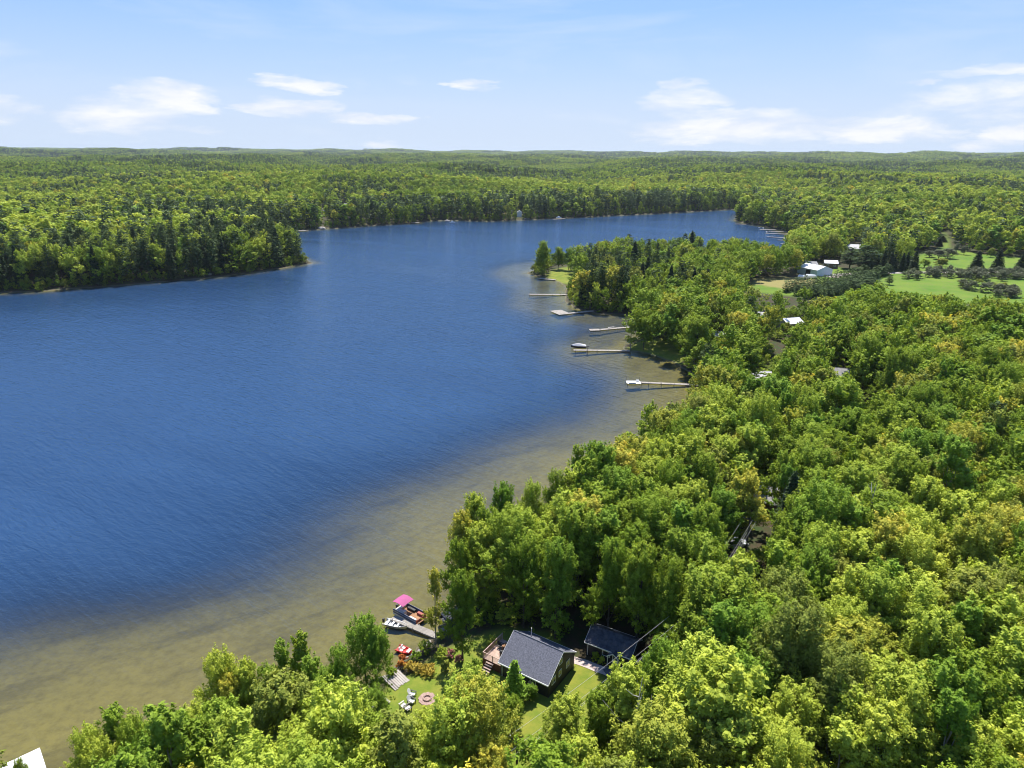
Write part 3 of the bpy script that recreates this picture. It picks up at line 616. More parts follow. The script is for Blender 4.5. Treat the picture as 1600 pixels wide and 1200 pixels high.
ORD = ['nearest', 'second nearest', 'third nearest', 'fourth nearest', 'fifth nearest', 'sixth nearest', 'seventh nearest', 'eighth nearest', 'ninth nearest', 'tenth nearest', 'eleventh nearest', 'twelfth nearest', 'thirteenth nearest', 'fourteenth nearest', 'fifteenth nearest', 'sixteenth nearest', 'seventeenth nearest', 'eighteenth nearest', 'nineteenth nearest', 'twentieth nearest'] + ['twenty-%s nearest' % q for q in ('first', 'second', 'third', 'fourth', 'fifth', 'sixth', 'seventh', 'eighth', 'ninth')] + ['thirtieth nearest'] + ['thirty-%s nearest' % q for q in ('first', 'second', 'third', 'fourth', 'fifth', 'sixth', 'seventh', 'eighth', 'ninth')]
named = []
def tree_thing(x, y, z, h, r, form, mt, low=False):
    kind = {'pine': 'pine_tree', 'spruce': 'spruce_tree', 'cedar': 'cedar_tree'}.get(form, 'broadleaf_tree')
    e = empty(kind, (x, y, z), RS.uniform(0, 6.28))
    pr = NEAR[form]; cm, tm, ph, pr_ = pr[RS.randint(len(pr))]
    for nm, me in (('crown', cm), ('trunk', tm)):
        o = bpy.data.objects.new(nm, me); link(o, e); o.scale = (r/pr_, r/pr_, h/ph)
        if nm == 'crown' and mt in LM: o.material_slots[0].link = 'OBJECT'; o.material_slots[0].material = LM[mt]
        if nm == 'crown' and mt == 'spruceish': o.material_slots[0].link = 'OBJECT'; o.material_slots[0].material = LM['green']
    u, v = proj(x, y, z+h*.7); named.append((e, kind, mt, h, r, float(u), float(v))); return e
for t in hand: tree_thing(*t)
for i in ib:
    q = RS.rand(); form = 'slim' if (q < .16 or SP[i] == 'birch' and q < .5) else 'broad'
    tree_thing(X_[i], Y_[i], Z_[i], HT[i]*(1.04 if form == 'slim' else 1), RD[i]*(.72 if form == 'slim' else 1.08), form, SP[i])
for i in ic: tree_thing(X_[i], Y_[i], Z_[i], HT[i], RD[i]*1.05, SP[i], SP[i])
def name_trees():
    groups = {}
    for e, kind, mt, h, r, u, v in named:
        lm = min(LMK, key=lambda L: (L[1]-u)**2+((L[2]-v)*1.3)**2); dx, dy = u-lm[1], v-lm[2]
        side = ('left of' if dx < 0 else 'right of') if abs(dx) > abs(dy)*1.1 else ('beyond' if dy < 0 else 'in front of')
        if 'edge' in lm[0] or 'corner' in lm[0]: side = 'by'
        sz = 'slender ' if kind == 'broadleaf_tree' and r < h*.19 else 'tall ' if h > (16.3 if kind == 'broadleaf_tree' else 19) else 'small ' if h < (12.4 if kind == 'broadleaf_tree' else 13) else 'broad ' if r > h*.27 else ''
        nm = kind.replace('_', ' ')
        groups.setdefault((sz+CW[mt]+' '+nm, side, lm), []).append((math.hypot(dx, dy), e, kind))
    used = set()
    for (what, side, lm), L in groups.items():
        L.sort(key=lambda q: q[0])
        for k, (d, e, kind) in enumerate(L):
            pre = '' if len(L) == 1 else ', '+ORD[k] if k < len(ORD) else ', outermost'
            e['label'] = '%s %s %s%s' % (what, side, lm[0], pre)
            if len(e['label'].split()) > 16: e['label'] = e['label'].replace('broadleaf tree', 'tree')
            e['category'] = kind.split('_')[0]+' tree' if kind != 'broadleaf_tree' else 'tree'
            e['group'] = {'broadleaf_tree': 'broadleaf trees of the lakeside woods', 'pine_tree': 'pines of the lakeside woods', 'spruce_tree': 'spruces of the lakeside woods', 'cedar_tree': 'garden cedars'}[kind]
name_trees()
# ---- the rest of the woods as masses
rest = np.ones(len(X_), bool); rest[ib] = False; rest[ic] = False
HP = np.where(con, np.where(SP == 'pine', 18, 15), 15.0); RP = np.where(con, np.where(SP == 'pine', 3.1, 2.5), np.where(SP == 'birch', 2.9, 3.9))
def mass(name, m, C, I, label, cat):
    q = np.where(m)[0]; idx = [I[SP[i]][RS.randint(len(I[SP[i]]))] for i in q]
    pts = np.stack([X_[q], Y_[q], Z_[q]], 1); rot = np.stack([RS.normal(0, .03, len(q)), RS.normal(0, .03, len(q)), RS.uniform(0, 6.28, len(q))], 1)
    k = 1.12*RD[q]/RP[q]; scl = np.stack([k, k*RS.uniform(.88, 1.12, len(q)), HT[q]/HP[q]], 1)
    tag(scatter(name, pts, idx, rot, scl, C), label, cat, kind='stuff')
nearm = DIST < 520
q = np.where(rest & (DIST < 125))[0]; ch = [NEARI[SP[i]][RS.randint(len(NEARI[SP[i]]))] for i in q]; k = np.array([RD[i]/c[2]*1.08 for i, c in zip(q, ch)])
tag(scatter('near_woods', np.stack([X_[q], Y_[q], Z_[q]], 1), [c[0] for c in ch], np.stack([0*k, 0*k, RS.uniform(0, 6.28, len(q))], 1), np.stack([k, k, np.array([HT[i]/c[1] for i, c in zip(q, ch)])], 1), NEARC), 'leafy crowns of the woods beyond the lower edge of the photo', 'woods', kind='stuff')
rest[q] = False
mass('broadleaf_woods', rest & nearm & ~con, MIDC, MIDI, 'dense mixed green maple and birch canopy covering the right shore and peninsula', 'woods')
mass('conifer_woods', rest & nearm & con, MIDC, MIDI, 'dark pines and spruces standing among the leafy canopy', 'woods')
mass('far_shore_woods', rest & ~nearm & ~con, FARC, FARI, 'green leafy woods rising behind the far shore of the lake', 'woods')
mass('far_shore_conifers', rest & ~nearm & con, FARC, FARI, 'dark conifers lining the far shore of the lake', 'woods')
def patches(r0, r1, step, k, kz):
    x, y, z, s = cand(r0, r1, step, 41); n_ = len(x); a = vnoise(x/260, y/260+50)*.6+vnoise(x/90, y/90)*.4; b = vnoise(x/420+80, y/420)*.6+RS.rand(n_)*.4
    idx = np.where(a > .51, RS.choice([2, 2, 6], n_), np.where(b > .56, RS.choice([1, 7, 7], n_), np.where(b < .36, RS.choice([0, 6], n_), RS.choice([0, 4, 5, 3], n_))))
    kk = RS.uniform(.9, 1.15, n_)*k; return np.stack([x, y, z-1], 1), idx, np.stack([0*x, 0*x, RS.randint(0, 4, n_)*1.5708+RS.normal(0, .2, n_)], 1), np.stack([kk, kk, RS.uniform(.75, 1.15, n_)*kz], 1)
A = [patches(1350, 3400, 21, 1.0, 1.0), patches(3400, 6500, 40, 1.9, 1.15), patches(6500, 13000, 85, 4.0, 1.5)]
tag(scatter('distant_forest', *[np.concatenate([a[i] for a in A]) for i in range(4)], PATCHC), 'unbroken green forest rolling away to the horizon', 'forest', kind='stuff')
# ------------------------------------------------------------------ buildings, docks, boats, garden
MT = {
 'shingle': plain('roof_shingle', (.135,.14,.175), .85, .4, 5.0, .8, bscale=9),
 'shingle_dark': plain('roof_shingle_dark', (.06,.065,.09), .85, .45, 2.0, .6, dirt=(.16,.15,.15)),
 'navy': plain('siding_navy', (.016,.018,.028), .6, .3, 2, .1),
 'white': plain('white_paint', (.78,.78,.76), .5, .04, 2, .05),
 'glass': plain('window_glass', (.03,.035,.045), .08, .2, 1, 0, spec=1.0),
 'greywood': plain('weathered_wood', (.33,.30,.265), .85, .22, 1.6, .3, dirt=(.22,.19,.16)),
 'pinkwood': plain('deck_wood', (.50,.36,.29), .8, .25, 1.5, .3, dirt=(.3,.2,.15)),
 'redwood': plain('stained_red_wood', (.16,.045,.025), .8, .3, 2, .3),
 'magenta': plain('bimini_cloth', (.40,.085,.22), .8, .1, 1, .1),
 'alu': plain('aluminium', (.62,.63,.64), .35, .08, 2, .05, metal=.6),
 'bluegrey': plain('boat_panel_blue', (.07,.10,.17), .4, .15, 2, .05),
 'vinyl': plain('boat_seat_vinyl', (.66,.62,.58), .6, .08, 3, .05),
 'maroon': plain('boat_seat_maroon', (.32,.07,.05), .6, .2, 3, .05),
 'deckbrown': plain('boat_deck_brown', (.33,.17,.08), .8, .25, 3, .1),
 'black': plain('black_plastic', (.02,.02,.022), .5, .2, 3, .05),
 'red': plain('red_plastic', (.62,.035,.03), .35, .08, 2, .03),
 'tarp': plain('dark_blue_tarp', (.022,.026,.045), .7, .35, 2, .4),
 'stone': plain('shore_stone', (.36,.33,.30), .9, .3, 2.5, .5, dirt=(.16,.15,.11)),
 'pinkstone': plain('pink_gravel', (.38,.26,.22), .95, .35, 6, .8, bscale=14),
 'gravel': plain('gravel', (.42,.38,.33), .95, .2, .8, .8, bscale=9),
 'paleflag': plain('pale_path_gravel', (.55,.44,.40), .95, .25, 1.2, .7, bscale=9),
 'asphalt': plain('driveway_asphalt', (.12,.12,.135), .9, .25, .8, .4, bscale=14),
 'metalwhite': plain('white_metal_roof', (.80,.80,.80), .45, .05, .5, .05),
 'metalblue': plain('pale_blue_metal_siding', (.52,.60,.66), .5, .05, .5, .05),
 'greyroof': plain('grey_roof', (.30,.29,.29), .85, .22, 1.5, .4, bscale=8),
 'lightroof': plain('light_grey_roof', (.55,.54,.54), .8, .12, 1.0, .3),
 'brownwall': plain('brown_cabin_wall', (.17,.11,.075), .8, .2, 1.5, .2),
 'beigewall': plain('beige_wall', (.48,.42,.34), .8, .12, 1.5, .1),
 'palewood': plain('bleached_wood', (.42,.38,.34), .85, .2, 1.6, .3, dirt=(.25,.22,.18)),
 'polewood': plain('pole_wood', (.13,.10,.08), .9, .3, 3, .3),
 'wire': plain('wire', (.42,.42,.42), .5, .1, 3, 0),
 'carwhite': plain('car_paint', (.70,.71,.74), .25, .03, 1, 0),
 'deadwood': plain('dead_wood', (.55,.52,.48), .85, .2, 2, .3),
 'rust': leafmat('rust_shrub', (.34,.12,.03), (.42,.17,.03), (.55,.24,.05), .6, .2),
 'goldgrass': leafmat('gold_grass', (.36,.27,.05), (.42,.33,.06), (.50,.42,.10), .6, .3),
 'flower': leafmat('pink_flower_shrub', (.08,.11,.03), (.10,.12,.04), (.55,.12,.22), 1.0, .2),
}
def ray(px, py): p = at(px, py, 0); return (p-Vector((0, 0, CAMH))).normalized()
class Frame:                                    # a thing's own axes: x along u, y across
    def __init__(s, name, org, u, label, cat, group=None):
        s.o = Vector(org); s.a = math.atan2(u[1], u[0]); s.e = empty(name, org, s.a); tag(s.e, label, cat, group); s.M = Matrix.Translation(s.o) @ Matrix.Rotation(s.a, 4, 'Z')
    def hit(s, px, py, axis, val):             # where a sight line meets the local plane axis = val
        Mi = s.M.inverted(); c = Mi @ Vector((0, 0, CAMH)); d = Mi.to_3x3() @ ray(px, py); t = (val-c[axis])/d[axis]; return c+d*t
def window(F, axis, val, cx, cz, w, h, out, mull=1, fr='white'):
    """a framed window set in the wall plane; axis 0: wall at x = val, cx is y; axis 1: wall at y = val, cx is x"""
    t = .07
    def bx(mb, a0, z0, a1, z1, d0, d1):
        d0, d1 = sorted((val+out*d0, val+out*d1))
        if axis == 0: mb.box(d0, a0, z0, d1, a1, z1)
        else: mb.box(a0, d0, z0, a1, d1, z1)
    m = MB(); x0, x1, z0, z1 = cx-w/2, cx+w/2, cz-h/2, cz+h/2
    bx(m, x0-t, z0-t, x1+t, z0, .003, .07); bx(m, x0-t, z1, x1+t, z1+t, .003, .07); bx(m, x0-t, z0, x0, z1, .003, .07); bx(m, x1, z0, x1+t, z1, .003, .07)
    for k in range(mull): xm = x0+w*(k+1)/(mull+1); bx(m, xm-.03, z0, xm+.03, z1, .004, .055)
    wo = m.build('window', MT[fr], F.e); g = MB(); bx(g, x0, z0, x1, z1, .004, .02); g.build('pane', MT['glass'], wo); return wo
def gable_house(name, org, u, L, Wd, he, hr, wall, roof, label, cat='house', ov=.35, trim='white', windows=True, group=None, gov=None):
    """org: the ground point below one eave corner; ridge along u; hr, he above ground"""
    F = Frame(name, org, u, label, cat, group); g0 = -1.0; mid = Wd/2; sl = (hr-he)/mid
    gov = ov*.4 if gov is None else gov; x0, x1, y0, y1 = gov, L-gov, ov, Wd-ov; zw = he+sl*ov-.12; m = MB()
    m.add([(x0,y0,g0),(x1,y0,g0),(x1,y1,g0),(x0,y1,g0),(x0,y0,zw),(x1,y0,zw),(x1,y1,zw),(x0,y1,zw),(x0,mid,hr-.14),(x1,mid,hr-.14)],
          [(0,1,5,4),(2,3,7,6),(1,2,6,9,5),(3,0,4,8,7),(4,5,9,8),(6,7,8,9),(3,2,1,0)])
    m.build('wall', MT[wall], F.e); t = .12; rf = None
    for s_ in (0, 1):
        m = MB(); ye = 0 if s_ == 0 else Wd; a = [(0,ye,he),(L,ye,he),(L,mid,hr),(0,mid,hr)]; b = [(x, y, z-t) for x, y, z in a]
        fs = [(0,1,2,3),(7,6,5,4),(0,4,5,1),(1,5,6,2),(2,6,7,3),(3,7,4,0)]
        if s_: fs = [f[::-1] for f in fs]
        r = m.add(a+b, fs).build('roof', MT[roof], F.e); rf = rf or r
    m = MB(); m.tube([(0,mid,hr+.02),(L,mid,hr+.02)], .06, 6); m.build('ridge_cap', MT[roof], rf)
    m = MB()
    for ye, s_ in ((0, -1), (Wd, 1)): m.box(-.02, min(ye+s_*.03, ye+s_*.09), he-.17, L+.02, max(ye+s_*.03, ye+s_*.09), he-.03)
    for xe, s_ in ((0, -1), (L, 1)):
        xa, xb = sorted((xe+s_*.005, xe+s_*.045))
        for ya, yb, za, zb in ((0, mid, he, hr), (Wd, mid, he, hr)):
            vs = [(x, y, z+dz) for x in (xa, xb) for y, z in ((ya, za), (yb, zb)) for dz in (-.16, -.02)]
            m.add(vs, [(0,1,3,2),(4,6,7,5),(0,4,5,1),(2,3,7,6),(0,2,6,4),(1,5,7,3)])
    m.build('fascia', MT[trim], F.e)
    if windows:
        nw = max(1, int(L/3.2))
        for k in range(nw): window(F, 1, y0, L*(k+.5)/nw, he*.58, .9, .9, -1)
        window(F, 0, x0, mid, he*.58, 1.0, .9, -1); window(F, 0, x1, mid, he*.58, 1.0, .9, 1)
    return F
def pxdir(a, b, z): d = at(*b, z)-at(*a, z); return (d.x, d.y)

# --- cottage
g = 1.5; A = at(778.5,1034,g+2.4); R1 = at(798,984.4,g+5.0); R2 = at(875,1018,g+5.0)
COT = gable_house('cottage', (A.x, A.y, g), (R2.x-R1.x, R2.y-R1.y), 7.95, 7.7, 2.4, 5.05, 'navy', 'shingle', 'dark navy cottage with grey shingle gable roof and white framed windows on the lawn', 'cottage', windows=False)
xw = 7.95-.14
for y, z, w, h, k in ((3.45,3.75,.8,.75,1), (5.5,1.95,.85,.95,1), (3.3,1.95,.6,.85,0), (1.6,2.0,.85,.95,1)): window(COT, 0, xw, y, z, w, h, 1, k)
window(COT, 1, .35, 2.6, 1.35, 1.0, .9, -1); window(COT, 1, .35, 5.4, 1.35, .8, .8, -1)
m = MB(); m.box(2.2, 4.9, 4.2, 2.28, 4.98, 5.5); m.tube([(2.24,4.94,5.5),(2.24,4.94,5.7)], .07, 8); m.build('roof_vent', MT['alu'], COT.e)
m = MB(); m.box(-.04, -.13, 2.2, 7.99, -.09, 2.32); m.box(.4,.27,-.4,.47,.345,2.3); m.build('gutter', MT['white'], COT.e)
# deck on the lake side
D = Frame('deck', COT.M @ Vector((-3.05, .6, 0)), (math.cos(COT.a), math.sin(COT.a)), 'raised wooden deck with red-brown skirt and railing on the lake side of the cottage', 'deck')
dz = 1.25; DW, DD = 3.25, 4.9; m = MB()
for i in range(int(DD/.145)): m.box(0, i*.145, dz-.03, DW, i*.145+.135, dz+RS.uniform(0, .006))
o = m.build('deck_boards', MT['pinkwood'], D.e); o['kind'] = 'stuff'
m = MB(); n_ = 20
for i in range(n_): m.box(i*DW/n_, -.03, -.9, (i+.9)*DW/n_, 0, dz-.04)
for i in range(30): m.box(-.03, i*DD/30, -.9, 0, (i+.9)*DD/30, dz-.04)
o = m.build('skirt_boards', MT['redwood'], D.e); o['kind'] = 'stuff'
for x, y in ((0.05,.05),(DW/2,.05),(DW-.05,.05),(.05,DD/2),(.05,DD-.05)): MB().box(x-.05, y-.05, -.9, x+.05, y+.05, dz+1.0).build('post', MT['pinkwood'], D.e)
MB().box(0, 0, dz+.92, DW, .1, dz+.98).build('rail', MT['pinkwood'], D.e); MB().box(0, .102, dz+.92, .1, DD, dz+.98).build('rail', MT['pinkwood'], D.e)
m = MB()
for i in range(22): m.box(.1+i*.14, .035, dz, .13+i*.14, .065, dz+.93)
for i in range(33): m.box(.035, .2+i*.14, dz, .065, .23+i*.14, dz+.93)
o = m.build('balusters', MT['pinkwood'], D.e); o['kind'] = 'stuff'
for i in range(5): MB().box(.7, -.35-i*.28, dz-.25-i*.22, 1.9, -.07-i*.28, dz-.20-i*.22).build('step', MT['pinkwood'], D.e)
def on(F, x, y, z): return F.M @ Vector((x, y, z))
def table(name, p, a, w, d, h, mat, label):
    e = empty(name, p, a); tag(e, label, 'table')
    for i in range(int(w/.16)): MB().box(-w/2+i*.16, -d/2, h-.04, -w/2+i*.16+.145, d/2, h).build('plank', MT[mat], e)
    for x in (-w/2+.1, w/2-.1):
        for y in (-d/2+.1, d/2-.1): MB().box(x-.035, y-.035, 0, x+.035, y+.035, h-.045).build('leg', MT[mat], e)
    return e
table('patio_table', on(D, 2.1, 3.2, dz+.01), COT.a, 1.5, .9, .72, 'deckbrown', 'brown wooden patio table standing on the cottage deck')
def chair(p, a, mats, label, group):
    e = empty('garden_chair', p, a); tag(e, label, 'chair', group)
    m = MB(); m.add([(-.3,-.35,.36),(.3,-.35,.36),(.3,.28,.27),(-.3,.28,.27),(-.3,-.35,.40),(.3,-.35,.40),(.3,.28,.31),(-.3,.28,.31)], [(3,2,1,0),(4,5,6,7),(0,1,5,4),(1,2,6,5),(2,3,7,6),(3,0,4,7)]); m.build('seat', MT[mats[0]], e)
    for i in range(5):
        x = -.27+i*.11; m = MB(); M_ = Matrix.Translation((0, .26, .29)) @ Matrix.Rotation(math.radians(-24), 4, 'X'); m.box(x, 0, 0, x+.1, .025, .72-abs(i-2)*.05, M_); m.build('slat', MT[mats[0]], e)
    for s in (-1, 1):
        MB().box(min(s*.3, s*.42), -.42, .54, max(s*.3, s*.42), .38, .57).build('armrest', MT[mats[1]], e)
        MB().box(s*.35-.03, -.38, 0, s*.35+.03, -.3, .54).build('leg', MT[mats[1]], e); MB().box(s*.35-.03, .26, 0, s*.35+.03, .34, .54).build('leg', MT[mats[1]], e)
    return e
chair(on(D, 1.0, 3.1, dz+.01), COT.a+1.6, ('black', 'black'), 'black slatted chair left of the patio table on the deck', 'chairs on the deck')
chair(on(D, 2.1, 4.1, dz+.01), COT.a, ('deckbrown', 'deckbrown'), 'brown slatted chair beyond the patio table on the deck', 'chairs on the deck')
e = empty('barbecue_grill', on(D, 2.4, 1.5, dz+.01), COT.a); tag(e, 'black lidded barbecue grill near the railing on the cottage deck', 'grill')
MB().prism([(-.4,-.25),(.4,-.25),(.4,.25),(-.4,.25)], .1, .85).build('cart', MT['black'], e); m = MB(); m.tube([(-.42,0,.9),(.42,0,.9)], .27, 12); m.build('lid', MT['black'], e); MB().box(.43,-.22,.82,.75,.22,.86).build('side_shelf', MT['alu'], e)
# dish by the wall
p = atg(829.5, 1079); e = empty('satellite_dish', (p.x, p.y, p.z)); tag(e, 'round pale grey dish standing against the near wall of the cottage', 'dish')
m = MB(); C_ = Vector((0,0,1.15)); ax = Vector((-.1,-.75,.55)).normalized(); a_ = ax.orthogonal().normalized(); b_ = ax.cross(a_); vs = [C_]; N_ = 20
for rr, dd_ in ((.25,.02),(.45,.07)): vs += [C_+ax*dd_*1.6+(a_*math.cos(6.2832*k/N_)+b_*math.sin(6.2832*k/N_))*rr for k in range(N_)]
vs += [v-ax*.03 for v in vs]; k0 = 1+2*N_; fs = []
for o_ in (0, k0):
    f_ = [(o_, o_+1+k, o_+1+(k+1) % N_) for k in range(N_)]+[(o_+1+k, o_+1+N_+k, o_+1+N_+(k+1) % N_, o_+1+(k+1) % N_) for k in range(N_)]; fs += f_ if o_ == 0 else [q[::-1] for q in f_]
fs += [(1+N_+k, k0+1+N_+k, k0+1+N_+(k+1) % N_, 1+N_+(k+1) % N_) for k in range(N_)]
m.add(vs, fs).build('reflector', MT['stone'], e); MB().tube([(0,.1,-.2),(0,.1,1.1)], .03, 6).build('mast', MT['alu'], e); MB().tube([C_-b_*.4, C_+ax*.5], .012, 5).build('feed_arm', MT['black'], e)

# --- shed with porch
A = at(913.4,1003.5,g+2.3); B = at(985,1030,g+2.3); u = (B.x-A.x, B.y-A.y)
SH = gable_house('shed', (A.x, A.y, g), u, 7.0, 4.6, 2.4, 3.8, 'navy', 'shingle_dark', 'small dark shed with white trimmed window and white door under a little gable', 'shed', windows=False)
q = SH.hit(947,1021,1,.35); window(SH, 1, .35, q.x, 1.45, 1.05, .75, -1, 0); q = SH.hit(961.5,1028,1,.35); dx = q.x
m = MB(); m.box(dx-.45, .27, .02, dx+.45, .345, 2.05); dr = m.build('door', MT['white'], SH.e)
MB().box(dx-.28, .25, .95, dx+.28, .268, 1.85).build('pane', MT['glass'], dr); MB().tube([(dx+.36,.26,1.0),(dx+.36,.2,1.0)], .03, 6).build('handle', MT['black'], dr)
m = MB()
for s in (-1, 1):
    a = [(dx+s*.85,-.75,2.05),(dx,-.75,2.7),(dx,.9,2.7),(dx+s*.85,.9,2.05)]; b = [(x, y, z-.07) for x, y, z in a]; fs = [(0,1,2,3),(7,6,5,4),(0,4,5,1),(1,5,6,2),(2,6,7,3),(3,7,4,0)]
    m.add(a+b, fs if s < 0 else [f[::-1] for f in fs])
po = m.build('porch_roof', MT['shingle_dark'], SH.e); m = MB()
for s in (-1, 1): m.add([(dx+s*.9,-.80,1.95),(dx+s*.9,-.80,2.10),(dx,-.80,2.76),(dx,-.80,2.61),(dx+s*.9,-.755,1.95),(dx+s*.9,-.755,2.10),(dx,-.755,2.76),(dx,-.755,2.61)], [(0,1,2,3),(7,6,5,4),(0,4,5,1),(1,5,6,2),(2,6,7,3),(3,7,4,0)])
m.build('trim', MT['white'], po)
for s in (-1, 1): MB().box(dx+s*.78-.04, -.72, -.3, dx+s*.78+.04, -.64, 2.05).build('porch_post', MT['white'], SH.e)
MB().box(.36, .30, .1, .44, .345, 2.15).build('corner_board', MT['white'], SH.e)

# --- strips laid on the ground
def strip(name, pts, w, mat, lift=.04, kind='structure'):
    P_ = [Vector((p.x, p.y, 0)) for p in pts]; Q = []
    for a, b in zip(P_[:-1], P_[1:]):
        n_ = max(1, int((b-a).length/.8)); Q += [a.lerp(b, k/n_) for k in range(n_)]
    Q.append(P_[-1]); vs = []; nx = 5
    if not isinstance(w, tuple): w = (w, w)
    for i, p in enumerate(Q):
        d = (Q[min(i+1, len(Q)-1)]-Q[max(i-1, 0)]).normalized(); s = Vector((-d.y, d.x, 0)); ww_ = (w[0]+(w[1]-w[0])*i/len(Q))*(.92+.16*RS.rand())
        for k in range(nx): v = p+s*ww_*(k/(nx-1)-.5); vs.append(v)
    xs = np.array([v.x for v in vs]); ys = np.array([v.y for v in vs]); zs = ground_z(xs, ys)+lift
    n_ = len(Q); fs = [(i*nx+k, i*nx+k+1, (i+1)*nx+k+1, (i+1)*nx+k) for i in range(n_-1) for k in range(nx-1)]
    m = MB().add([(x, y, z) for x, y, z in zip(xs, ys, zs)], [f[::-1] for f in fs]); o = m.build(name, MT[mat]); tag(o, kind=kind); return o
strip('footpath', [at(893,1030,g), at(915,1037,g), at(935,1045,g), at(955,1053,g)], 1.5, 'paleflag')
strip('driveway', [at(950,1058,g), at(985,1048,g), at(1015,1035,g), at(1032,1018,g)], (3.2, 2.8), 'asphalt', .05)
strip('gravel_road', [at(1292,428,4), at(1303,428.5,4), at(1340,426,4), at(1400,425,4), at(1500,425,4), at(1620,426,4), at(1760,430,4)], (7, 5), 'gravel', .12)
strip('gravel_yard', [at(1296,432,4), at(1306,428.2,4), at(1322,427.2,4)], (9, 7), 'paleflag', .09)

# --- lake: docks
def dock(a, b, w, label, end=None, posts=True, group='docks along the shore', planks=False, h=.45):
    a = Vector((a.x, a.y, 0)); b = Vector((b.x, b.y, 0)); d = b-a; L = d.length; e = empty('dock', a, math.atan2(d.y, d.x)); tag(e, label, 'dock', group)
    if planks:
        n_ = int(L/.2)
        for i in range(n_): MB().box(i*L/n_, -w/2+RS.uniform(-.02, .02), h-.04, (i+.9)*L/n_, w/2+RS.uniform(-.02, .02), h+RS.uniform(0, .012)).build('plank', MT['greywood'], e)
    else:
        m = MB(); n_ = max(2, int(L/3))
        for i in range(n_): m.box(i*L/n_, -w/2, h-.1+.004*(i % 2), (i+.985)*L/n_, w/2, h+.004*(i % 3))
        m.build('walkway', MT['greywood'], e)
    for s in (-1, 1): MB().box(0, min(s*w/2*.8, s*w/2*.95), h-.25, L, max(s*w/2*.8, s*w/2*.95), h-.11).build('beam', MT['greywood'], e)
    if posts:
        for i in range(int(L/4)+1):
            for s in (-1, 1): x = min(L-.1, i*4+.1); MB().tube([(x, s*(w/2+.06), -1.4), (x, s*(w/2+.06), h+.35)], .05, 6).build('post', MT['greywood'], e)
    if end: MB().box(L-end[0] if end[2] else L+.02, -w/2-end[1], h-.1, L if end[2] else L+end[0], -w/2-.01 if end[2] else w/2+end[1]*.3, h+.03).build('platform', MT['greywood'], e)
    return e
dock(at(683,993,.5), at(613,964,.5), 1.25, 'weathered plank dock reaching out between the pontoon boat and rowboat', planks=True, group=None)
dock(at(888,460,.5), at(826,459.5,.5), 2.0, 'long straight dock beyond the L-shaped dock')
dock(at(940,484,.5), at(872,491,.5), 1.8, 'L-shaped dock with a square platform at its far end', (6, 7, True)); 
dock(at(1016,508,.5), at(927,515.5,.5), 1.8, 'long slanting dock with dark raft at its tip')
dock(at(984,547.5,.5), at(896,546.5,.5), 1.6, 'straight pale dock with a covered motorboat moored at its end')
dock(at(1094,601,.5), at(1001,597,.5), 1.4, 'nearest long dock ending in a wide white platform')
dock(at(868,437,.5), at(842,434.5,.5), 2.2, 'short pale dock beside the lawn of the point')
# dock-end pieces
p = at(990,597,.5); e = empty('swim_platform', (p.x, p.y, 0), 0); tag(e, 'wide white swim platform with posts at the tip of nearest long dock', 'platform')
for i in range(14): MB().box(-2.3+i*.33, -1.6, .36, -2.3+i*.33+.31, 1.6, .44).build('plank', MT['white'], e)
for x in (-2.2, 2.2):
    for y in (-1.5, 1.5): MB().tube([(x, y, -1), (x, y, 1.9 if y > 0 else .9)], .06, 6).build('post', MT['polewood'], e)
MB().box(-1.8, -1.5, .45, .5, -.9, .8).build('bench', MT['vinyl'], e); MB().box(.9,.4,.45,1.8,1.2,.95).build('storage_box', MT['alu'], e)
p = at(929,515.5,.3); e = empty('raft', (p.x, p.y, 0), .1); tag(e, 'dark floating raft tied to the tip of the slanting dock', 'raft'); MB().box(-2.2,-1.5,.0,2.2,1.5,.35).build('float', MT['black'], e)
for i in range(10): MB().box(-2.2+i*.44, -1.5, .36, -2.2+i*.44+.4, 1.5, .42).build('plank', MT['greywood'], e)
MB().tube([(1.9,-1.3,.4),(1.9,-1.3,1.1)], .05, 6).build('post', MT['polewood'], e)
p = at(955,512.3,.5); e = empty('bench', (p.x, p.y, .47), .3); tag(e, 'low pale bench halfway along the slanting dock', 'bench'); MB().box(-1.4,-.3,.3,1.4,.3,.38).build('seat', MT['vinyl'], e); 
for s in (-1, 1): MB().box(s*1.2-.05,-.25,0,s*1.2+.05,.25,.3).build('leg', MT['vinyl'], e)

def hull(name, L, Wd, H, mat, parent, bow=.45, z=0):
    """open-topped boat shell, pointed at +x"""
    xs = np.linspace(-L/2, L/2, 9); m = MB(); vs = []
    for x in xs:
        t = max(0, (x-(L/2-bow*L))/(bow*L)); w = Wd/2*(1-t**2.2)+.03; lift = .25*H*t**2
        vs += [(x, -w, z+H+lift*.6), (x, -w*.8, z+lift), (x, 0, z-.06+lift), (x, w*.8, z+lift), (x, w, z+H+lift*.6), (x, w*.88, z+H+lift*.6), (x, w*.7, z+.10+lift), (x, -w*.7, z+.10+lift), (x, -w*.88, z+H+lift*.6)]
    n_ = 9; fs = [(i*n_+k, (i+1)*n_+k, (i+1)*n_+(k+1) % n_, i*n_+(k+1) % n_) for i in range(8) for k in range(n_)]
    fs += [tuple(range(n_))[::-1], tuple(8*n_+k for k in range(n_))]; m.add(vs, [f[::-1] for f in fs]); return m.build(name, MT[mat], parent)
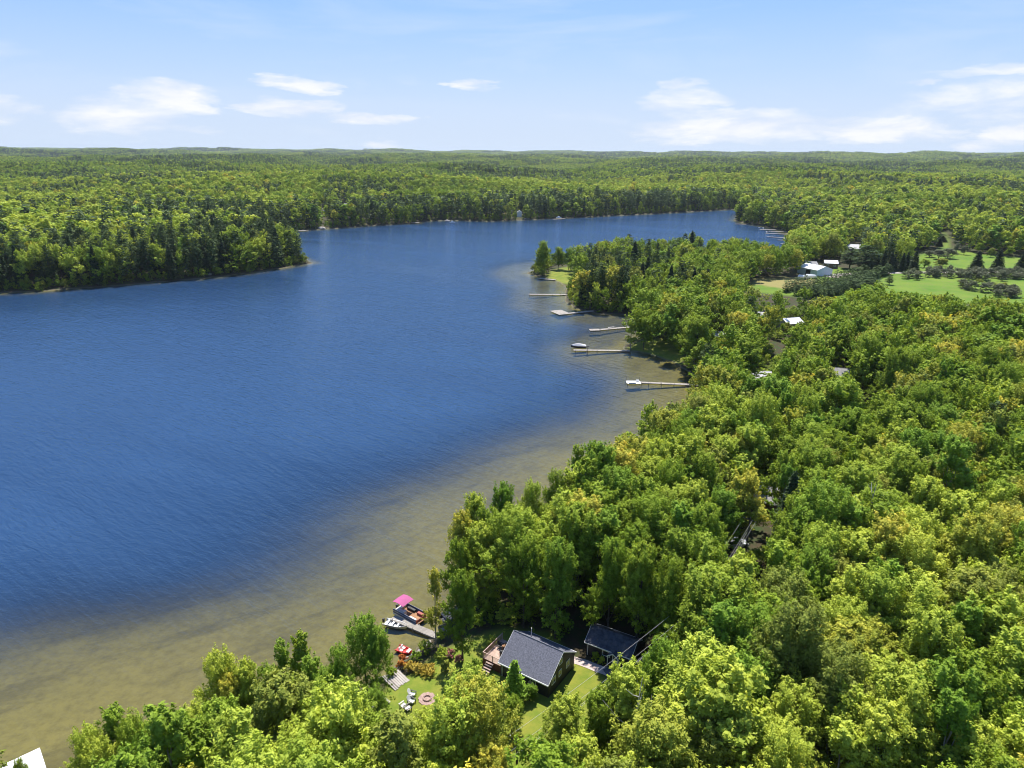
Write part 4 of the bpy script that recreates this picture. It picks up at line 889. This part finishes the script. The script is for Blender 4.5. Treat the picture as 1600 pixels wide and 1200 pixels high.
# pontoon boat
a, b = at(616.4,957,.5), at(648,974,.5); d = b-a; cang = math.atan2(d.y, d.x); L = 5.4; nrm = Vector((-math.sin(cang), math.cos(cang), 0)); c = (a+b)*.5+nrm*1.25
c.z = 0; e = empty('pontoon_boat', c, cang); tag(e, 'pontoon boat with magenta bimini top and maroon seats moored at the dock', 'boat')
for s in (-1, 1): m = MB(); m.tube([(-L/2,s*.85,.05),(L/2-.5,s*.85,.05),(L/2+.15,s*.85,.22)], [.3,.3,.08], 10); m.build('pontoon', MT['alu'], e, smooth=True)
MB().box(-L/2,-1.2,.36,L/2,1.2,.44).build('deck', MT['deckbrown'], e)
for s in (-1, 1):
    f = MB().box(-L/2+.1, s*1.17-.02, .46, L/2-.3, s*1.17+.02, 1.05).build('side_panel', MT['bluegrey'], e)
    MB().tube([(-L/2+.1,s*1.17,1.1),(L/2-.3,s*1.17,1.1)], .03, 6).build('rail', MT['alu'], f); MB().box(-L/2+.1, s*1.195-.004, .70, L/2-.3, s*1.195+.004, .76).build('stripe', MT['alu'], f)
f = MB().box(L/2-.32,-1.15,.46,L/2-.28,1.15,.9).build('gate', MT['maroon'], e)
for nm, bx_, mt in (('bench', (-L/2+.25,-1.05,.45,-L/2+.9,1.05,.85), 'vinyl'), ('bench', (.9,.55,.45,2.2,1.1,.85), 'maroon'), ('bench', (.7,-1.1,.45,2.1,-.6,.85), 'vinyl'), ('helm_console', (-.9,-1.0,.45,-.3,-.35,1.25), 'vinyl'), ('captain_seat', (-1.5,-.95,.45,-1.0,-.45,1.1), 'vinyl'), ('bench', (-1.3,.6,.45,.3,1.1,.85), 'black')):
    o = MB().box(*bx_).build(nm, MT[mt], e, bevel=.06)
bm = MB(); z_ = 2.35; n_ = 8; vs = []
for i in range(n_+1): x = -L/2+.1+2.3*i/n_; q = z_+.22*math.sin(math.pi*i/n_); vs += [(x,-1.2,q),(x,0,q+.08),(x,1.2,q),(x,1.2,q-.04),(x,0,q+.04),(x,-1.2,q-.04)]
fs = [(i*6+k, (i+1)*6+k, (i+1)*6+(k+1) % 6, i*6+(k+1) % 6) for i in range(n_) for k in range(6)]+[(0,1,2,3,4,5),tuple(n_*6+k for k in (5,4,3,2,1,0))]
bim = bm.add(vs, fs).build('bimini_top', MT['magenta'], e)
for s in (-1, 1):
    for x1_ in (-L/2+.2, -L/2+2.3): MB().tube([(-L/2+1.3,s*1.18,1.1),(x1_,s*1.15,2.38)], .02, 5).build('bow', MT['alu'], bim)
m = MB(); m.box(-L/2-.35,-.2,.1,-L/2-.02,.2,1.0); m.build('outboard_motor', MT['black'], e, bevel=.05)
# aluminium rowboat
a, b = at(603.5,972,.3), at(634,979,.3); d = b-a; e = empty('rowboat', ((a.x+b.x)/2, (a.y+b.y)/2, 0), math.atan2(d.y, d.x)); tag(e, 'open aluminium rowboat with pale bench seats tied on the near side of dock', 'boat')
hull('hull', 3.9, 1.5, .48, 'alu', e)
for x in (-1.4, -.5, .4): MB().box(x-.16,-.62,.36,x+.16,.62,.41).build('bench', MT['white'], e)
MB().box(-2.3,-.15,.2,-1.98,.15,.85).build('outboard_motor', MT['black'], e, bevel=.04)
# red pedal boat
p = at(632,1016,.2); e = empty('pedal_boat', (p.x, p.y, 0), -.45); tag(e, 'small red pedal boat with white seats floating near the shore', 'boat')
hull('hull', 2.6, 1.3, .35, 'red', e, .5)
for y in (-.3, .3): MB().box(-.6,y-.22,.2,-.1,y+.22,.35).build('seat', MT['white'], e, bevel=.04); MB().box(-.72,y-.22,.3,-.6,y+.22,.72).build('backrest', MT['white'], e, bevel=.03)
MB().box(.5,-.42,.3,1.0,.42,.46).build('foredeck', MT['white'], e, bevel=.05); MB().tube([(.25,0,.2),(.25,0,.6)], .03, 6).build('steering_lever', MT['black'], e)
# boat lift under dark cover
p = at(709,975,0); e = empty('boat_lift', (p.x, p.y, 0), .5); tag(e, 'boat lift under a dark tarpaulin in the shade beside the dock', 'boat lift')
m = MB(); vs = []
for i in range(9): 
    x = -1.9+3.8*i/8
    for k in range(7): y = -1.35+2.7*k/6; vs.append((x, y, 1.7+.55*(1-(y/1.35)**2)+.05*math.sin(i*2.1+k)))
m.add(vs, [(i*7+k, (i+1)*7+k, (i+1)*7+k+1, i*7+k+1) for i in range(8) for k in range(6)]); cv = m.build('canopy', MT['tarp'], e, smooth=True); so_ = cv.modifiers.new('thick', 'SOLIDIFY'); so_.thickness = .03
for y in (-1.38, 1.38): MB().box(-1.9,y-.02,.7,1.9,y+.02,1.72).build('side_curtain', MT['tarp'], cv)
for x in (-1.8, 1.8):
    for y in (-1.3, 1.3): MB().tube([(x, y, -1), (x, y, 1.7)], .05, 6).build('post', MT['alu'], e)
# covered motorboat at the fourth dock
p = at(904,543,.3); e = empty('motorboat', (p.x, p.y, .3), math.pi-.05); tag(e, 'motorboat under a pale fitted cover moored at the straight pale dock', 'boat')
hull('hull', 5.8, 2.2, .8, 'black', e); m = MB(); vs = []
for i in range(9):
    x = -2.8+5.5*i/8; w = 1.05*(1-max(0,(i-4)/4)**2*.85); zz = .9+.55*math.sin(math.pi*(i+.6)/9.5)
    vs += [(x,-w,.82),(x,-w*.5,zz),(x,w*.5,zz),(x,w,.82)]
m.add(vs, [(i*4+k, i*4+k+1, (i+1)*4+k+1, (i+1)*4+k) for i in range(8) for k in range(3)]+[(0,1,2,3)[::-1],(32,33,34,35)]); m.build('cover', MT['lightroof'], e)
p = at(918,546.5,.5); e = empty('mooring_post', (p.x, p.y-.9, 0)); tag(e, 'dark tall mooring post halfway along the pale straight dock', 'post'); MB().tube([(0,0,-1.5),(0,0,2.3)], .12, 7).build('shaft', MT['polewood'], e); MB().box(-.5,-.1,1.9,.5,.1,2.1).build('crossbar', MT['polewood'], e)
# docks in the far bay
for i, (xa, ya, xb, yb) in enumerate([(1212,358.5,1187,358.8),(1232,362,1198,361.5),(1240,366.5,1196,364.5),(1250,372.5,1198,370),(1254,376.5,1215,375),(1262,381,1220,381),(1166,350.5,1148,350)]):
    dock(at(xa,ya,.5), at(xb,yb,.5), 2.6, ['pale dock at the head of the far bay', 'second thin dock of the far bay, counted from its head', 'third dock of the far bay, with a hazy tip', 'fourth dock of the far bay, a long thin one', 'fifth dock of the far bay, shorter than its neighbours', 'last and nearest dock of the far bay, behind the treetops', 'outermost dock at the mouth of the far bay'][i], posts=False, group='docks of the far bay', h=.6)
for i, (px, py) in enumerate([(1189,356.6), (1200,362.5), (1236,364.5)]):
    p = at(px,py,.3); e = empty('motorboat', (p.x, p.y, .2), RS.uniform(0, 3)); tag(e, ['tiny white boat at the head of the far bay', 'tiny white boat at the second dock of the far bay', 'small white boat by the wooded bank of the far bay'][i], 'boat', 'boats in the far bay'); hull('hull', 5, 2.2, .8, 'white', e); MB().box(-.8,-.8,.7,.6,.8,1.5).build('cabin', MT['glass'], e, bevel=.1)
# far shore: boathouse, cabins, docks
p = at(811.5,341.5,0); gable_house('boathouse', (p.x+3, p.y, 0), (0, 1), 9, 6.0, 6.5, 8.6, 'white', 'metalwhite', 'tall narrow white boathouse on the far shore', 'boathouse', windows=False); e = bpy.context.scene.objects['boathouse']
def far_cabin(px, py, z, w, d, he, hr, wall, roof, label):
    p = at(px, py, z+he); gh = gable_house('cabin', (p.x-w/2, p.y, z), (1, .15), w, d, he, hr, wall, roof, label, 'cabin', ov=.5); return gh
far_cabin(504,329,5,9,7,3.5,5.5,'beigewall','greyroof','pale cottage half hidden in pines on the far left shore')
far_cabin(538.5,321,9,7,6,4,6,'beigewall','greyroof','beige house with sunlit front among the pines above the pale cottage')
far_cabin(811.5,312,9,8,6,4,6,'brownwall','greyroof','brown cabin among the trees above the tall white boathouse')
far_cabin(847.5,311.5,9,7,6,4,6,'beigewall','lightroof','small pale cabin right of the brown cabin on the far shore')
far_cabin(911,307,10,10,6,4,6,'beigewall','greyroof','grey roofed cabin deep in the trees at the far shore centre')
dock(at(883,342,.5), at(864,343,.5), 3, 'far shore dock carrying a small white boat', posts=False, group='docks on the far shore', h=.8)
dock(at(655,348,.5), at(643,348.5,.5), 3, 'small tan dock at the bend of the far shore', posts=False, group='docks on the far shore', h=.8)
dock(at(478,360.5,.5), at(462,361.5,.5), 3.5, 'white dock beyond the peninsula tip', posts=False, group='docks on the far shore', h=.9)
for px, py, lb in ((873,341.5,'white boat at the far shore dock right of the tall boathouse'), (707,348,'tiny pale boat beside rocks on the far shore'), (823,342.5,'dark grey boat just right of the tall white boathouse')):
    p = at(px,py,.3); e = empty('motorboat', (p.x, p.y, .9 if px == 873 else .2), .1); tag(e, lb, 'boat'); hull('hull', 6, 2.4, .9, 'white' if px < 820 or px > 830 else 'greyroof', e); MB().box(-1.2,-.9,.8,.9,.9,2.0).build('cabin', MT['white' if px != 823 else 'black'], e, bevel=.1)
# --- houses seen between the crowns
def cabin_px(px, py, he, hr, L, Wd, ang, wall, roof, label, name='cabin', cat='cabin'):
    q = atg(px, py); z = q.z
    for _ in range(4): p = at(px, py, z+(he+hr)/2); z = gz(p.x, p.y)
    u = (math.cos(ang), math.sin(ang)); v = (-u[1], u[0]); o = (p.x-u[0]*L/2-v[0]*Wd/4, p.y-u[1]*L/2-v[1]*Wd/4, z); return gable_house(name, o, u, L, Wd, he, hr, wall, roof, label, cat)
cabin_px(1190,768,3,5.2,11,9,-.5,'brownwall','greyroof','brown walled cottage with long grey roof deep among the leafy trees','long_cottage','cottage')
cabin_px(1186,586,3,4.6,8,7,-.1,'beigewall','lightroof','pale roofed cabin behind the trees of the near bay')
cabin_px(1311,581,3,4.8,6,6,-.3,'brownwall','greyroof','small grey roofed cabin in shade beside the gravel clearing')
cabin_px(1240,501,3,4.6,8,7,.3,'beigewall','metalwhite','cabin with bright white metal roof near the pine rows')
cabin_px(1191,491,3,4.4,8,6,-.4,'brownwall','lightroof','cabin with light roof left of the bright white roof')
cabin_px(1126,522,3,4.4,6,5,-.2,'brownwall','lightroof','little cabin with pale roof behind the headland trees')
cabin_px(1337,385,4,6.5,13,10,-.35,'beigewall','lightroof','farmhouse with light grey roof beyond the big dark pines','farmhouse','house')
cabin_px(1266,411,3,4.6,9,7,0,'beigewall','greyroof','low grey roofed outbuilding behind the white metal barn')
cabin_px(1299,409,3.3,4.8,8,7,-.25,'brownwall','metalwhite','small shed with white roof right behind the metal barn')
p = atg(1275.6,432.5); u = (math.cos(.40), math.sin(.40)); v = (-u[1], u[0])
o_ = (p.x+u[0]*12, p.y+u[1]*12, p.z); BN = gable_house('metal_barn', o_, v, 15, 12, 3.7, 5.6, 'metalblue', 'metalwhite', 'white roofed metal barn with pale blue gable end beside the gravel yard', 'barn', ov=.15, windows=False)
MB().box(5,11.87,0,8.5,11.95,3).build('door', MT['black'], BN.e)
for px, py, lb in ((1255,436.5,'white shrink wrapped boat parked left of the metal barn'), (1267,435.5,'white covered boat parked against the metal barn')):
    p = atg(px, py); e = empty('covered_boat', (p.x, p.y, p.z), -.3); tag(e, lb, 'boat', 'boats stored by the barn'); hull('hull', 6, 2.3, 1.0, 'white', e, z=.6); m = MB(); m.add([(-3,-1.1,1.6),(2.6,-.5,1.8),(2.6,.5,1.8),(-3,1.1,1.6),(-2.6,0,2.6),(1.8,0,2.5)], [(0,1,5,4),(3,4,5,2),(0,4,3),(1,2,5),(3,2,1,0)]); m.build('cover', MT['white'], e)
    for x in (-.8, .8): MB().tube([(x,-1.0,.35),(x,-.75,.35)], .35, 10).build('wheel', MT['black'], e)
# boathouse in the near left corner
c = at(62,1168,2.6); u = at(72,1199,2.6)-c; v = at(0,1191,2.6)-c; v = Vector((u.y, -u.x, 0)).normalized()
Fb = Frame('boathouse', (c.x, c.y, 0), (u.x, u.y), 'flat white roofed boathouse cut off by the bottom left corner', 'boathouse')
MB().box(0,-7.5,2.42,9,0,2.6).build('roof', MT['metalwhite'], Fb.e); MB().box(.3,-7.2,-.8,8.7,-.3,2.41).build('wall', MT['white'], Fb.e); MB().box(.22,-5.6,.2,.29,-2.2,2.1).build('door', MT['bluegrey'], Fb.e)

# --- utility poles and wires
def hpole(px, py, h, ztop=None, label=''):
    z = ztop; p = at(px, py, z); zg = max(.3, gz(p.x, p.y)); e = empty('utility_pole', (p.x, p.y, zg), .75); tag(e, label, 'utility pole', 'utility poles'); H_ = z-zg
    MB().tube([(0,0,-1),(0,0,H_*.5),(0,0,H_+.5)], [.16,.14,.11], 9).build('shaft', MT['polewood'], e)
    c1 = MB().box(-.06,-1.15,H_-.1,.06,1.15,H_+.02).build('crossarm', MT['polewood'], e)
    for y in (-1.05, 0.45, 1.05): MB().tube([(0,y,H_+.02),(0,y,H_+.18)], .05, 6).build('insulator', MT['alu'], c1)
    return e, Vector((p.x, p.y, z)), H_
poles = [hpole(640,1290,11,11.5,'utility pole below the photo edge carrying the wires'), hpole(808,1160,11,11.5,'utility pole at the bottom edge beside the lawn'), hpole(1083,948,11,11.5,'utility pole hidden among trees beyond the small dark shed'), hpole(1172,812,11,11.0,'utility pole near the parked white car')]
k = 0
for (e0, p0, h0), (e1, p1, h1) in zip(poles[:-1], poles[1:]):
    d = (p1-p0).normalized(); s = Vector((-d.y, d.x, 0))
    for off, dz_ in ((-1.05,.18),(.45,.18),(1.05,.18),(0.15,-1.4)):
        a = p0-s*off+Vector((0,0,dz_)); b = p1-s*off+Vector((0,0,dz_)); L = (b-a).length; pts = [a.lerp(b, t/10)-Vector((0,0,1))*4*.012*L*(t/10)*(1-t/10) for t in range(11)]
        o = MB().tube(pts, .016 if dz_ > 0 else .022, 5).build('power_line', MT['wire']); k += 1
        tag(o, 'grey overhead wire, %s of four, on the %s span of the pole line' % ({-1.05:'leftmost',.45:'third',1.05:'rightmost',.15:'lowest'}[off], ['bottom edge','lawn and driveway','parked car'][poles.index((e0, p0, h0))]), 'wire', 'overhead wires')

# --- garden and shore pieces
a, b = atg(604,1064), atg(626,1081); e = empty('stored_dock_section', ((a.x+b.x)/2+.3, (a.y+b.y)/2+1.0, a.z*.5+b.z*.5+.1), math.atan2(b.y-a.y, b.x-a.x)); tag(e, 'bleached wooden dock section lying on the lawn by the shore', 'dock section')
for i in range(8): MB().box(-1.5+RS.uniform(-.1,.15)+(.0 if i > 1 else -.2), -1.3+i*.32, .12, 1.5+RS.uniform(-.25,.15), -1.3+i*.32+(.27 if i > 1 else .2), .18+RS.uniform(0,.03)).build('plank', MT['palewood'], e)
for x in (-1.1, 0, 1.1): MB().box(x-.06,-1.3,0,x+.06,1.4,.11).build('joist', MT['greywood'], e)
a, b = atg(591,1087), atg(609,1100); MBo = MB(); L = (b-a).length; e = empty('plank_bench', ((a.x+b.x)/2, (a.y+b.y)/2, (a.z+b.z)/2), math.atan2(b.y-a.y, b.x-a.x)); tag(e, 'narrow pale plank bench left of the chairs on the lawn', 'bench')
MB().box(-L/2,-.14,.38,L/2,.14,.44).build('seat', MT['palewood'], e)
for x in (-L/2+.3, L/2-.3): MB().box(x-.1,-.13,-.1,x+.1,.13,.38).build('leg', MT['greywood'], e)
p = atg(584,1112); table('low_table', (p.x, p.y, p.z), .4, 1.1, .8, .5, 'lightroof', 'low pale wooden table under the trees at the lawn edge')
for (px, py), a_, mt, lb in (((644,1088),1.2,('white','black'),'black and white garden chair farthest from the camera, by the fire pit'), ((643,1099),1.0,('white','black'),'black and white garden chair nearest the middle of the lawn'), ((630,1106),2.4,('vinyl','vinyl'),'pale garden lounger leftmost of the fire pit chairs'), ((637,1110),2.2,('vinyl','black'),'pale garden chair closest to the yellow green maple')):
    p = atg(px, py); ch = chair((p.x, p.y, p.z), a_, mt, lb, 'chairs around the fire pit'); ch.scale = (1.1, 1.1, 1.1)
p = atg(667.5,1092); e = empty('fire_pit', (p.x, p.y, p.z)); tag(e, 'round fire pit on a patch of pinkish stones in the lawn', 'fire pit')
m = MB(); N_ = 24; m.prism([(1.15*math.cos(6.2832*k/N_)*(1+.08*math.sin(k*2.3)), 1.15*math.sin(6.2832*k/N_)*(1+.08*math.cos(k*3.1))) for k in range(N_)], -.2, .06); m.build('gravel_bed', MT['pinkstone'], e)
for k in range(12):
    a_ = 6.2832*k/12; m = MB(); M_ = Matrix.Translation((.5*math.cos(a_), .5*math.sin(a_), .14)) @ Matrix.Rotation(a_, 4, 'Z'); m.box(-.09,-.12,-.1,.09,.12,.1, M_); m.build('stone', MT['pinkstone'], e, bevel=.03)
def rock(px, py, r, label=None, group='stones along the near shore', p=None):
    p = p or atg(px, py); import bmesh as _b
    bm_ = _b.new(); _b.ops.create_icosphere(bm_, subdivisions=2, radius=r); sd_ = RS.rand(3)*50
    for v in bm_.verts:
        k = 1+.35*(vnoise(np.array([v.co.x*2/r+sd_[0]]), np.array([v.co.y*2/r+v.co.z/r+sd_[1]]))[0]-.5); v.co *= k; v.co.z *= .6; v.co.x *= 1.2
    me = bpy.data.meshes.new('rock'); bm_.to_mesh(me); bm_.free(); me.materials.append(MT['stone']); o = bpy.data.objects.new('rock', me); o.location = (p.x, p.y, max(p.z, 0)+.02); o.rotation_euler = (0, 0, RS.rand()*6); link(o); tag(o, label, 'rock', group)
WHERE = ['just below the dock foot', 'second below the dock foot', 'third below the dock foot', 'midway between dock and pedal boat', 'beside the dark bush at the shore', 'behind the pedal boat', 'right of the pedal boat', 'by the rust coloured shrub', 'left of the boat lift', 'at the dock foot', 'beyond the dock foot', 'below the rust coloured shrub']
for i, ((px, py), r) in enumerate([((671,1003),.3),((667,1006),.28),((664,1009),.35),((660,1013),.3),((656,1017),.3),((650,1020),.28),((646,1023),.35),((636,1028),.25),((694,968),.45),((687,990),.4),((692,984),.35),((628,1040),.3)]): rock(px, py, r, 'pale shore stone %s' % WHERE[i])
rock(0,0,2.6,'pale boulder at the foot of the peninsula pines', None, at(325,430,.3)); rock(0,0,3.0,'reddish rock on the far left shore beyond the peninsula', None, at(503,357,.6)); rock(0,0,2.4,'pale rock on the far shore left of the boathouse', None, at(699,345.5,.6))
def shrub(px, py, h, r, mat, label, name='shrub', form='broad', cat='shrub'):
    p = atg(px, py); e = empty(name, (p.x, p.y, p.z), RS.rand()*6); tag(e, label, cat); cm, tm, ph, pr_ = NEAR[form][RS.randint(len(NEAR[form]))]
    V, Fq, T, lob = broadleaf(RS.randint(9999), h, r, 60, 26, .16 if r < 1.5 else .2, 'round', .05); o = bpy.data.objects.new('foliage', crown_mesh('foliage', V, Fq, T, MT.get(mat) or LM[mat])); link(o, e)
    o = trunkmesh(3, h*.8, r, lob, .05, .05, 6).build('stems', BARK, e)
for a_ in ((629,1037,1.1,.8,'rust','rust red shrub at the water edge left of the lawn'), (626,1046,1.0,.7,'rust','smaller rust red shrub just below the first at the shore'), (648,1034,1.2,.9,'birch','fresh green shrub beside the rust red shrub'), (641,1048,.8,1.0,'goldgrass','tawny gold shrub along the upper lawn edge, leftmost'),
           (655,1052,.7,1.1,'goldgrass','tawny gold shrub in the middle of the upper lawn edge'), (670,1054,.7,1.2,'goldgrass','tawny gold shrub at the right of the upper lawn edge'), (665,1020,1.2,1.3,'green','dark green bush at the foot of the slender shore tree'), (690,1030,1.3,1.1,'lime','yellow green bush between the two shore trees'), (703,1028,.9,.8,'flower','shrub with pink flowers below the green shore tree'),
           (718,1036,.8,.6,'flower','small pink flowering shrub close to the deck'), (744,1048,1.4,1.0,'birch','round shrub at the corner of the deck'), (689,1000,1.0,.9,'lime','bright yellow green bush at the dock foot'), (930,1032,.8,.7,'green','low green bush against the shed wall'), (940,1037,.7,.6,'lime','small yellow green bush against the shed wall'), (770,1012,1.2,1.2,'lime','yellow green bush behind the deck'), (697,1048,.8,.9,'olive','olive bush in the shaded lawn'), (612,1058,1.0,1.0,'green','green bush above the stored dock section')): shrub(*a_)
def deadtree(px, py, h, label, seed, n_=7):
    rs = np.random.RandomState(seed); p = atg(px, py); e = empty('dead_tree', (p.x, p.y, p.z), rs.rand()*6); tag(e, label, 'dead tree'); m = MB(); m.tube([(0,0,-.5),(.2,.1,h*.4),(.1,.35,h*.75),(.4,.3,h)], [.16,.13,.08,.03], 7); m.build('trunk', MT['deadwood'], e)
    for i in range(n_):
        z = h*(.45+.5*i/n_); a_ = i*2.4+rs.rand(); q = h*.22*(1.3-i/n_); b0 = Vector((.15,.2,z)); b1 = b0+Vector((math.cos(a_)*q*.5, math.sin(a_)*q*.5, q*.35)); b2 = b0+Vector((math.cos(a_)*q, math.sin(a_)*q, q*.95)); m = MB(); m.tube([b0,b1,b2], [.07,.05,.02], 5); m.tube([b1, b1+Vector((math.cos(a_+.9)*q*.4, math.sin(a_+.9)*q*.4, q*.5))], [.035,.012], 4); m.build('branch', MT['deadwood'], e)
deadtree(1337,905,17.5,'bare white dead tree rising out of the canopy at right',4); deadtree(985,1240,15.5,'bare grey dead tree near the wires in the lower middle',9,5)
# parked car
p = atg(1150,854); e = empty('parked_car', (p.x, p.y, p.z), .15); tag(e, 'white car parked in the shade under the trees', 'car')
def carbody():
    m = MB(); prof = [(-2.1,.35),(-2.15,.75),(-1.9,.95),(-1.3,1.0),(1.1,.98),(1.95,.85),(2.15,.6),(2.1,.35)]; n_ = len(prof); vs = [(x, y, z) for y in (-.85, .85) for x, z in prof]
    m.add(vs, [tuple(range(n_)), tuple(range(2*n_-1, n_-1, -1))]+[(i, n_+i, n_+(i+1) % n_, (i+1) % n_) for i in range(n_)]); return m
body = carbody().build('body', MT['carwhite'], e, bevel=.06); m = MB(); vs = [(-1.85,-.78,.98),(1.0,-.78,.98),(1.0,.78,.98),(-1.85,.78,.98),(-1.6,-.66,1.5),(.45,-.66,1.5),(.45,.66,1.5),(-1.6,.66,1.5)]
m.add(vs, [(0,1,5,4),(1,2,6,5),(2,3,7,6),(3,0,4,7),(4,5,6,7)]); m.build('windows', MT['glass'], e); MB().box(-1.62,-.67,1.5,.47,.67,1.56).build('roof_panel', MT['carwhite'], e, bevel=.02)
for x in (-1.35, 1.35):
    for y in (-.86, .7): w_ = MB().tube([(x,y,.33),(x,y+.16,.33)], .33, 14).build('wheel', MT['black'], e)
for y in (-.6, .6): MB().box(2.08,y-.18,.62,2.16,y+.18,.76).build('headlight', MT['glass'], e)

# --- pine rows and scrub by the field
scr = []
rows = [((1243,462),(1385,421),30),((1262,466),(1392,428),27),((1286,468),(1372,440),18),((1228,456),(1262,448),6)]
k = 0
for (a, b, n_) in rows:
    A_, B_ = atg(*a), atg(*b)
    for i in range(n_):
        p = A_.lerp(B_, (i+RS.uniform(-.2,.2))/n_); z = gz(p.x, p.y); scr.append((p.x, p.y, z, RS.uniform(5, 7), RS.uniform(2.2, 3.0), 'pine', 'row%d %d' % (rows.index((a, b, n_)), i)))
for i in range(62):
    t = RS.rand(); p = atg(1448+155*t, 431+RS.normal(0, 2.6)+3*t); scr.append((p.x, p.y, p.z, RS.uniform(3, 5.5), RS.uniform(2.2, 4), 'grey', 'scrub'))
for i in range(28):
    t = RS.rand(); p = atg(1500+85*t, 450+10*t+RS.normal(0, 3)); scr.append((p.x, p.y, p.z, RS.uniform(3, 5), RS.uniform(2.2, 3.5), 'grey' if i % 5 else 'olive', 'scrub2'))
for i in range(8): p = atg(1424+RS.uniform(-10,14), 434+RS.normal(0,1.5)); scr.append((p.x, p.y, p.z, 4, 3, 'grey', 'scrub3'))
mids = list(MIDC.objects); cnt = {}
WH = {'row': ('small dark pine in the planted rows beside the field', 'pine_tree', 'pine tree', 'pines of the planted rows'), 'scrub': ('grey leafless bush in the scrub strip below the gravel road', 'scrub_bush', 'bush', 'grey scrub below the road'), 'scrub2': ('grey leafless bush in the scrub patch at the right of the field', 'scrub_bush', 'bush', 'grey scrub in the field'), 'scrub3': ('grey leafless bush in the small clump in the middle of the field', 'scrub_bush', 'bush', 'grey scrub clump mid field')}
for x, y, z, h, r, mt, wh in scr:
    rk = None
    if wh.startswith('row'): rk = [int(q) for q in wh[3:].split()]; wh = 'row'
    lb, nm, cat, grp = WH[wh]
    if rk: lb = 'small dark pine in the %s planted row, %s to its barn end' % (['farthest', 'middle', 'nearest', 'short'][rk[0]], ORD[rk[1]])
    pine = mt == 'pine'; src = mids[(MIDI['pine'] if pine else MIDI['olive'])[RS.randint(len(MIDI['pine' if pine else 'olive']))]]
    o = bpy.data.objects.new(nm, src.data); link(o); o.location = (x, y, z-(.22 if pine else .28)*h); o.rotation_euler = (0, 0, RS.rand()*6); k = h*1.28/(18 if pine else 15); o.scale = (r/(3.1 if pine else 3.9), r/(3.1 if pine else 3.9), k)
    if not pine: o.material_slots[0].link = 'OBJECT'; o.material_slots[0].material = LM[mt]
    if wh == 'row' and not rk: pass
    tag(o, lb, cat, grp)

# --- undergrowth: bushes along every shore and under the canopy (nobody could count them)
def undergrowth(r0, r1, step, smax, C, I, hs, name, keep=1.0):
    x, y, z, s = cand(r0, r1, step, 46); u, v = proj(x, y, z+1.5); m = (s < smax) & (RS.rand(len(x)) < keep)
    bad = np.zeros(len(x), bool)
    for P_ in OPEN[1:]: bad |= inpoly(u, v, P_)
    for q in (LAWN, FIELD): bad |= inpoly(x, y, q)
    bad |= inpoly(x, y, np.array([tuple(at(px, py, 1.5)[:2]) for px, py in ((575,1120),(590,1050),(690,985),(760,975),(850,985),(905,1015),(912,985),(1000,985),(1080,925),(1200,790),(1215,850),(1050,1050),(930,1120),(880,1180),(800,1190))]))
    for q in POINTLAWN: bad |= inpoly(x, y, q)
    m &= ~bad; x, y, z, s = x[m], y[m], z[m], s[m]; n_ = len(x); h = RS.uniform(*hs, n_); mats = np.array(['green', 'green', 'birch', 'lime', 'olive'], object)[RS.randint(0, 5, n_)]
    idx = [I[q][RS.randint(len(I[q]))] for q in mats]; k = RS.uniform(.42, .62, n_); zz = h/15*1.3
    return np.stack([x, y, z-.32*h], 1), idx, np.stack([0*x, 0*x, RS.uniform(0, 6.28, n_)], 1), np.stack([k, k, zz], 1)
U = [undergrowth(30, 330, 3.6, 9999, MIDC, MIDI, (2.5, 4.5), ''), undergrowth(330, 560, 3.6, 9, MIDC, MIDI, (3, 6), '')]
tag(scatter('undergrowth', *[np.concatenate([a[i] for a in U]) for i in range(4)], MIDC), 'green undergrowth and saplings beneath the canopy and along the shore', 'undergrowth', kind='stuff')
U = undergrowth(560, 1300, 5, 12, FARC, FARI, (4, 8), ''); tag(scatter('far_shore_bushes', *U, FARC), 'dark bushes lining the foot of the far shore woods', 'bushes', kind='stuff')

# ------------------------------------------------------------------ summer air
hz = material('haze_air'); N, L_ = hz.node_tree.nodes, hz.node_tree.links; pv = N.new('ShaderNodeVolumePrincipled'); pv.inputs['Color'].default_value = (.80,.90,1,1); pv.inputs['Density'].default_value = HAZE; pv.inputs['Anisotropy'].default_value = .3
oo = N.new('ShaderNodeOutputMaterial'); L_.new(pv.outputs[0], oo.inputs['Volume'])
if HAZE > 0: tag(MB().box(-14500,-14500,-16,14500,14500,118).build('haze', hz), 'thin pale summer haze over lake and woods', 'haze', kind='stuff')
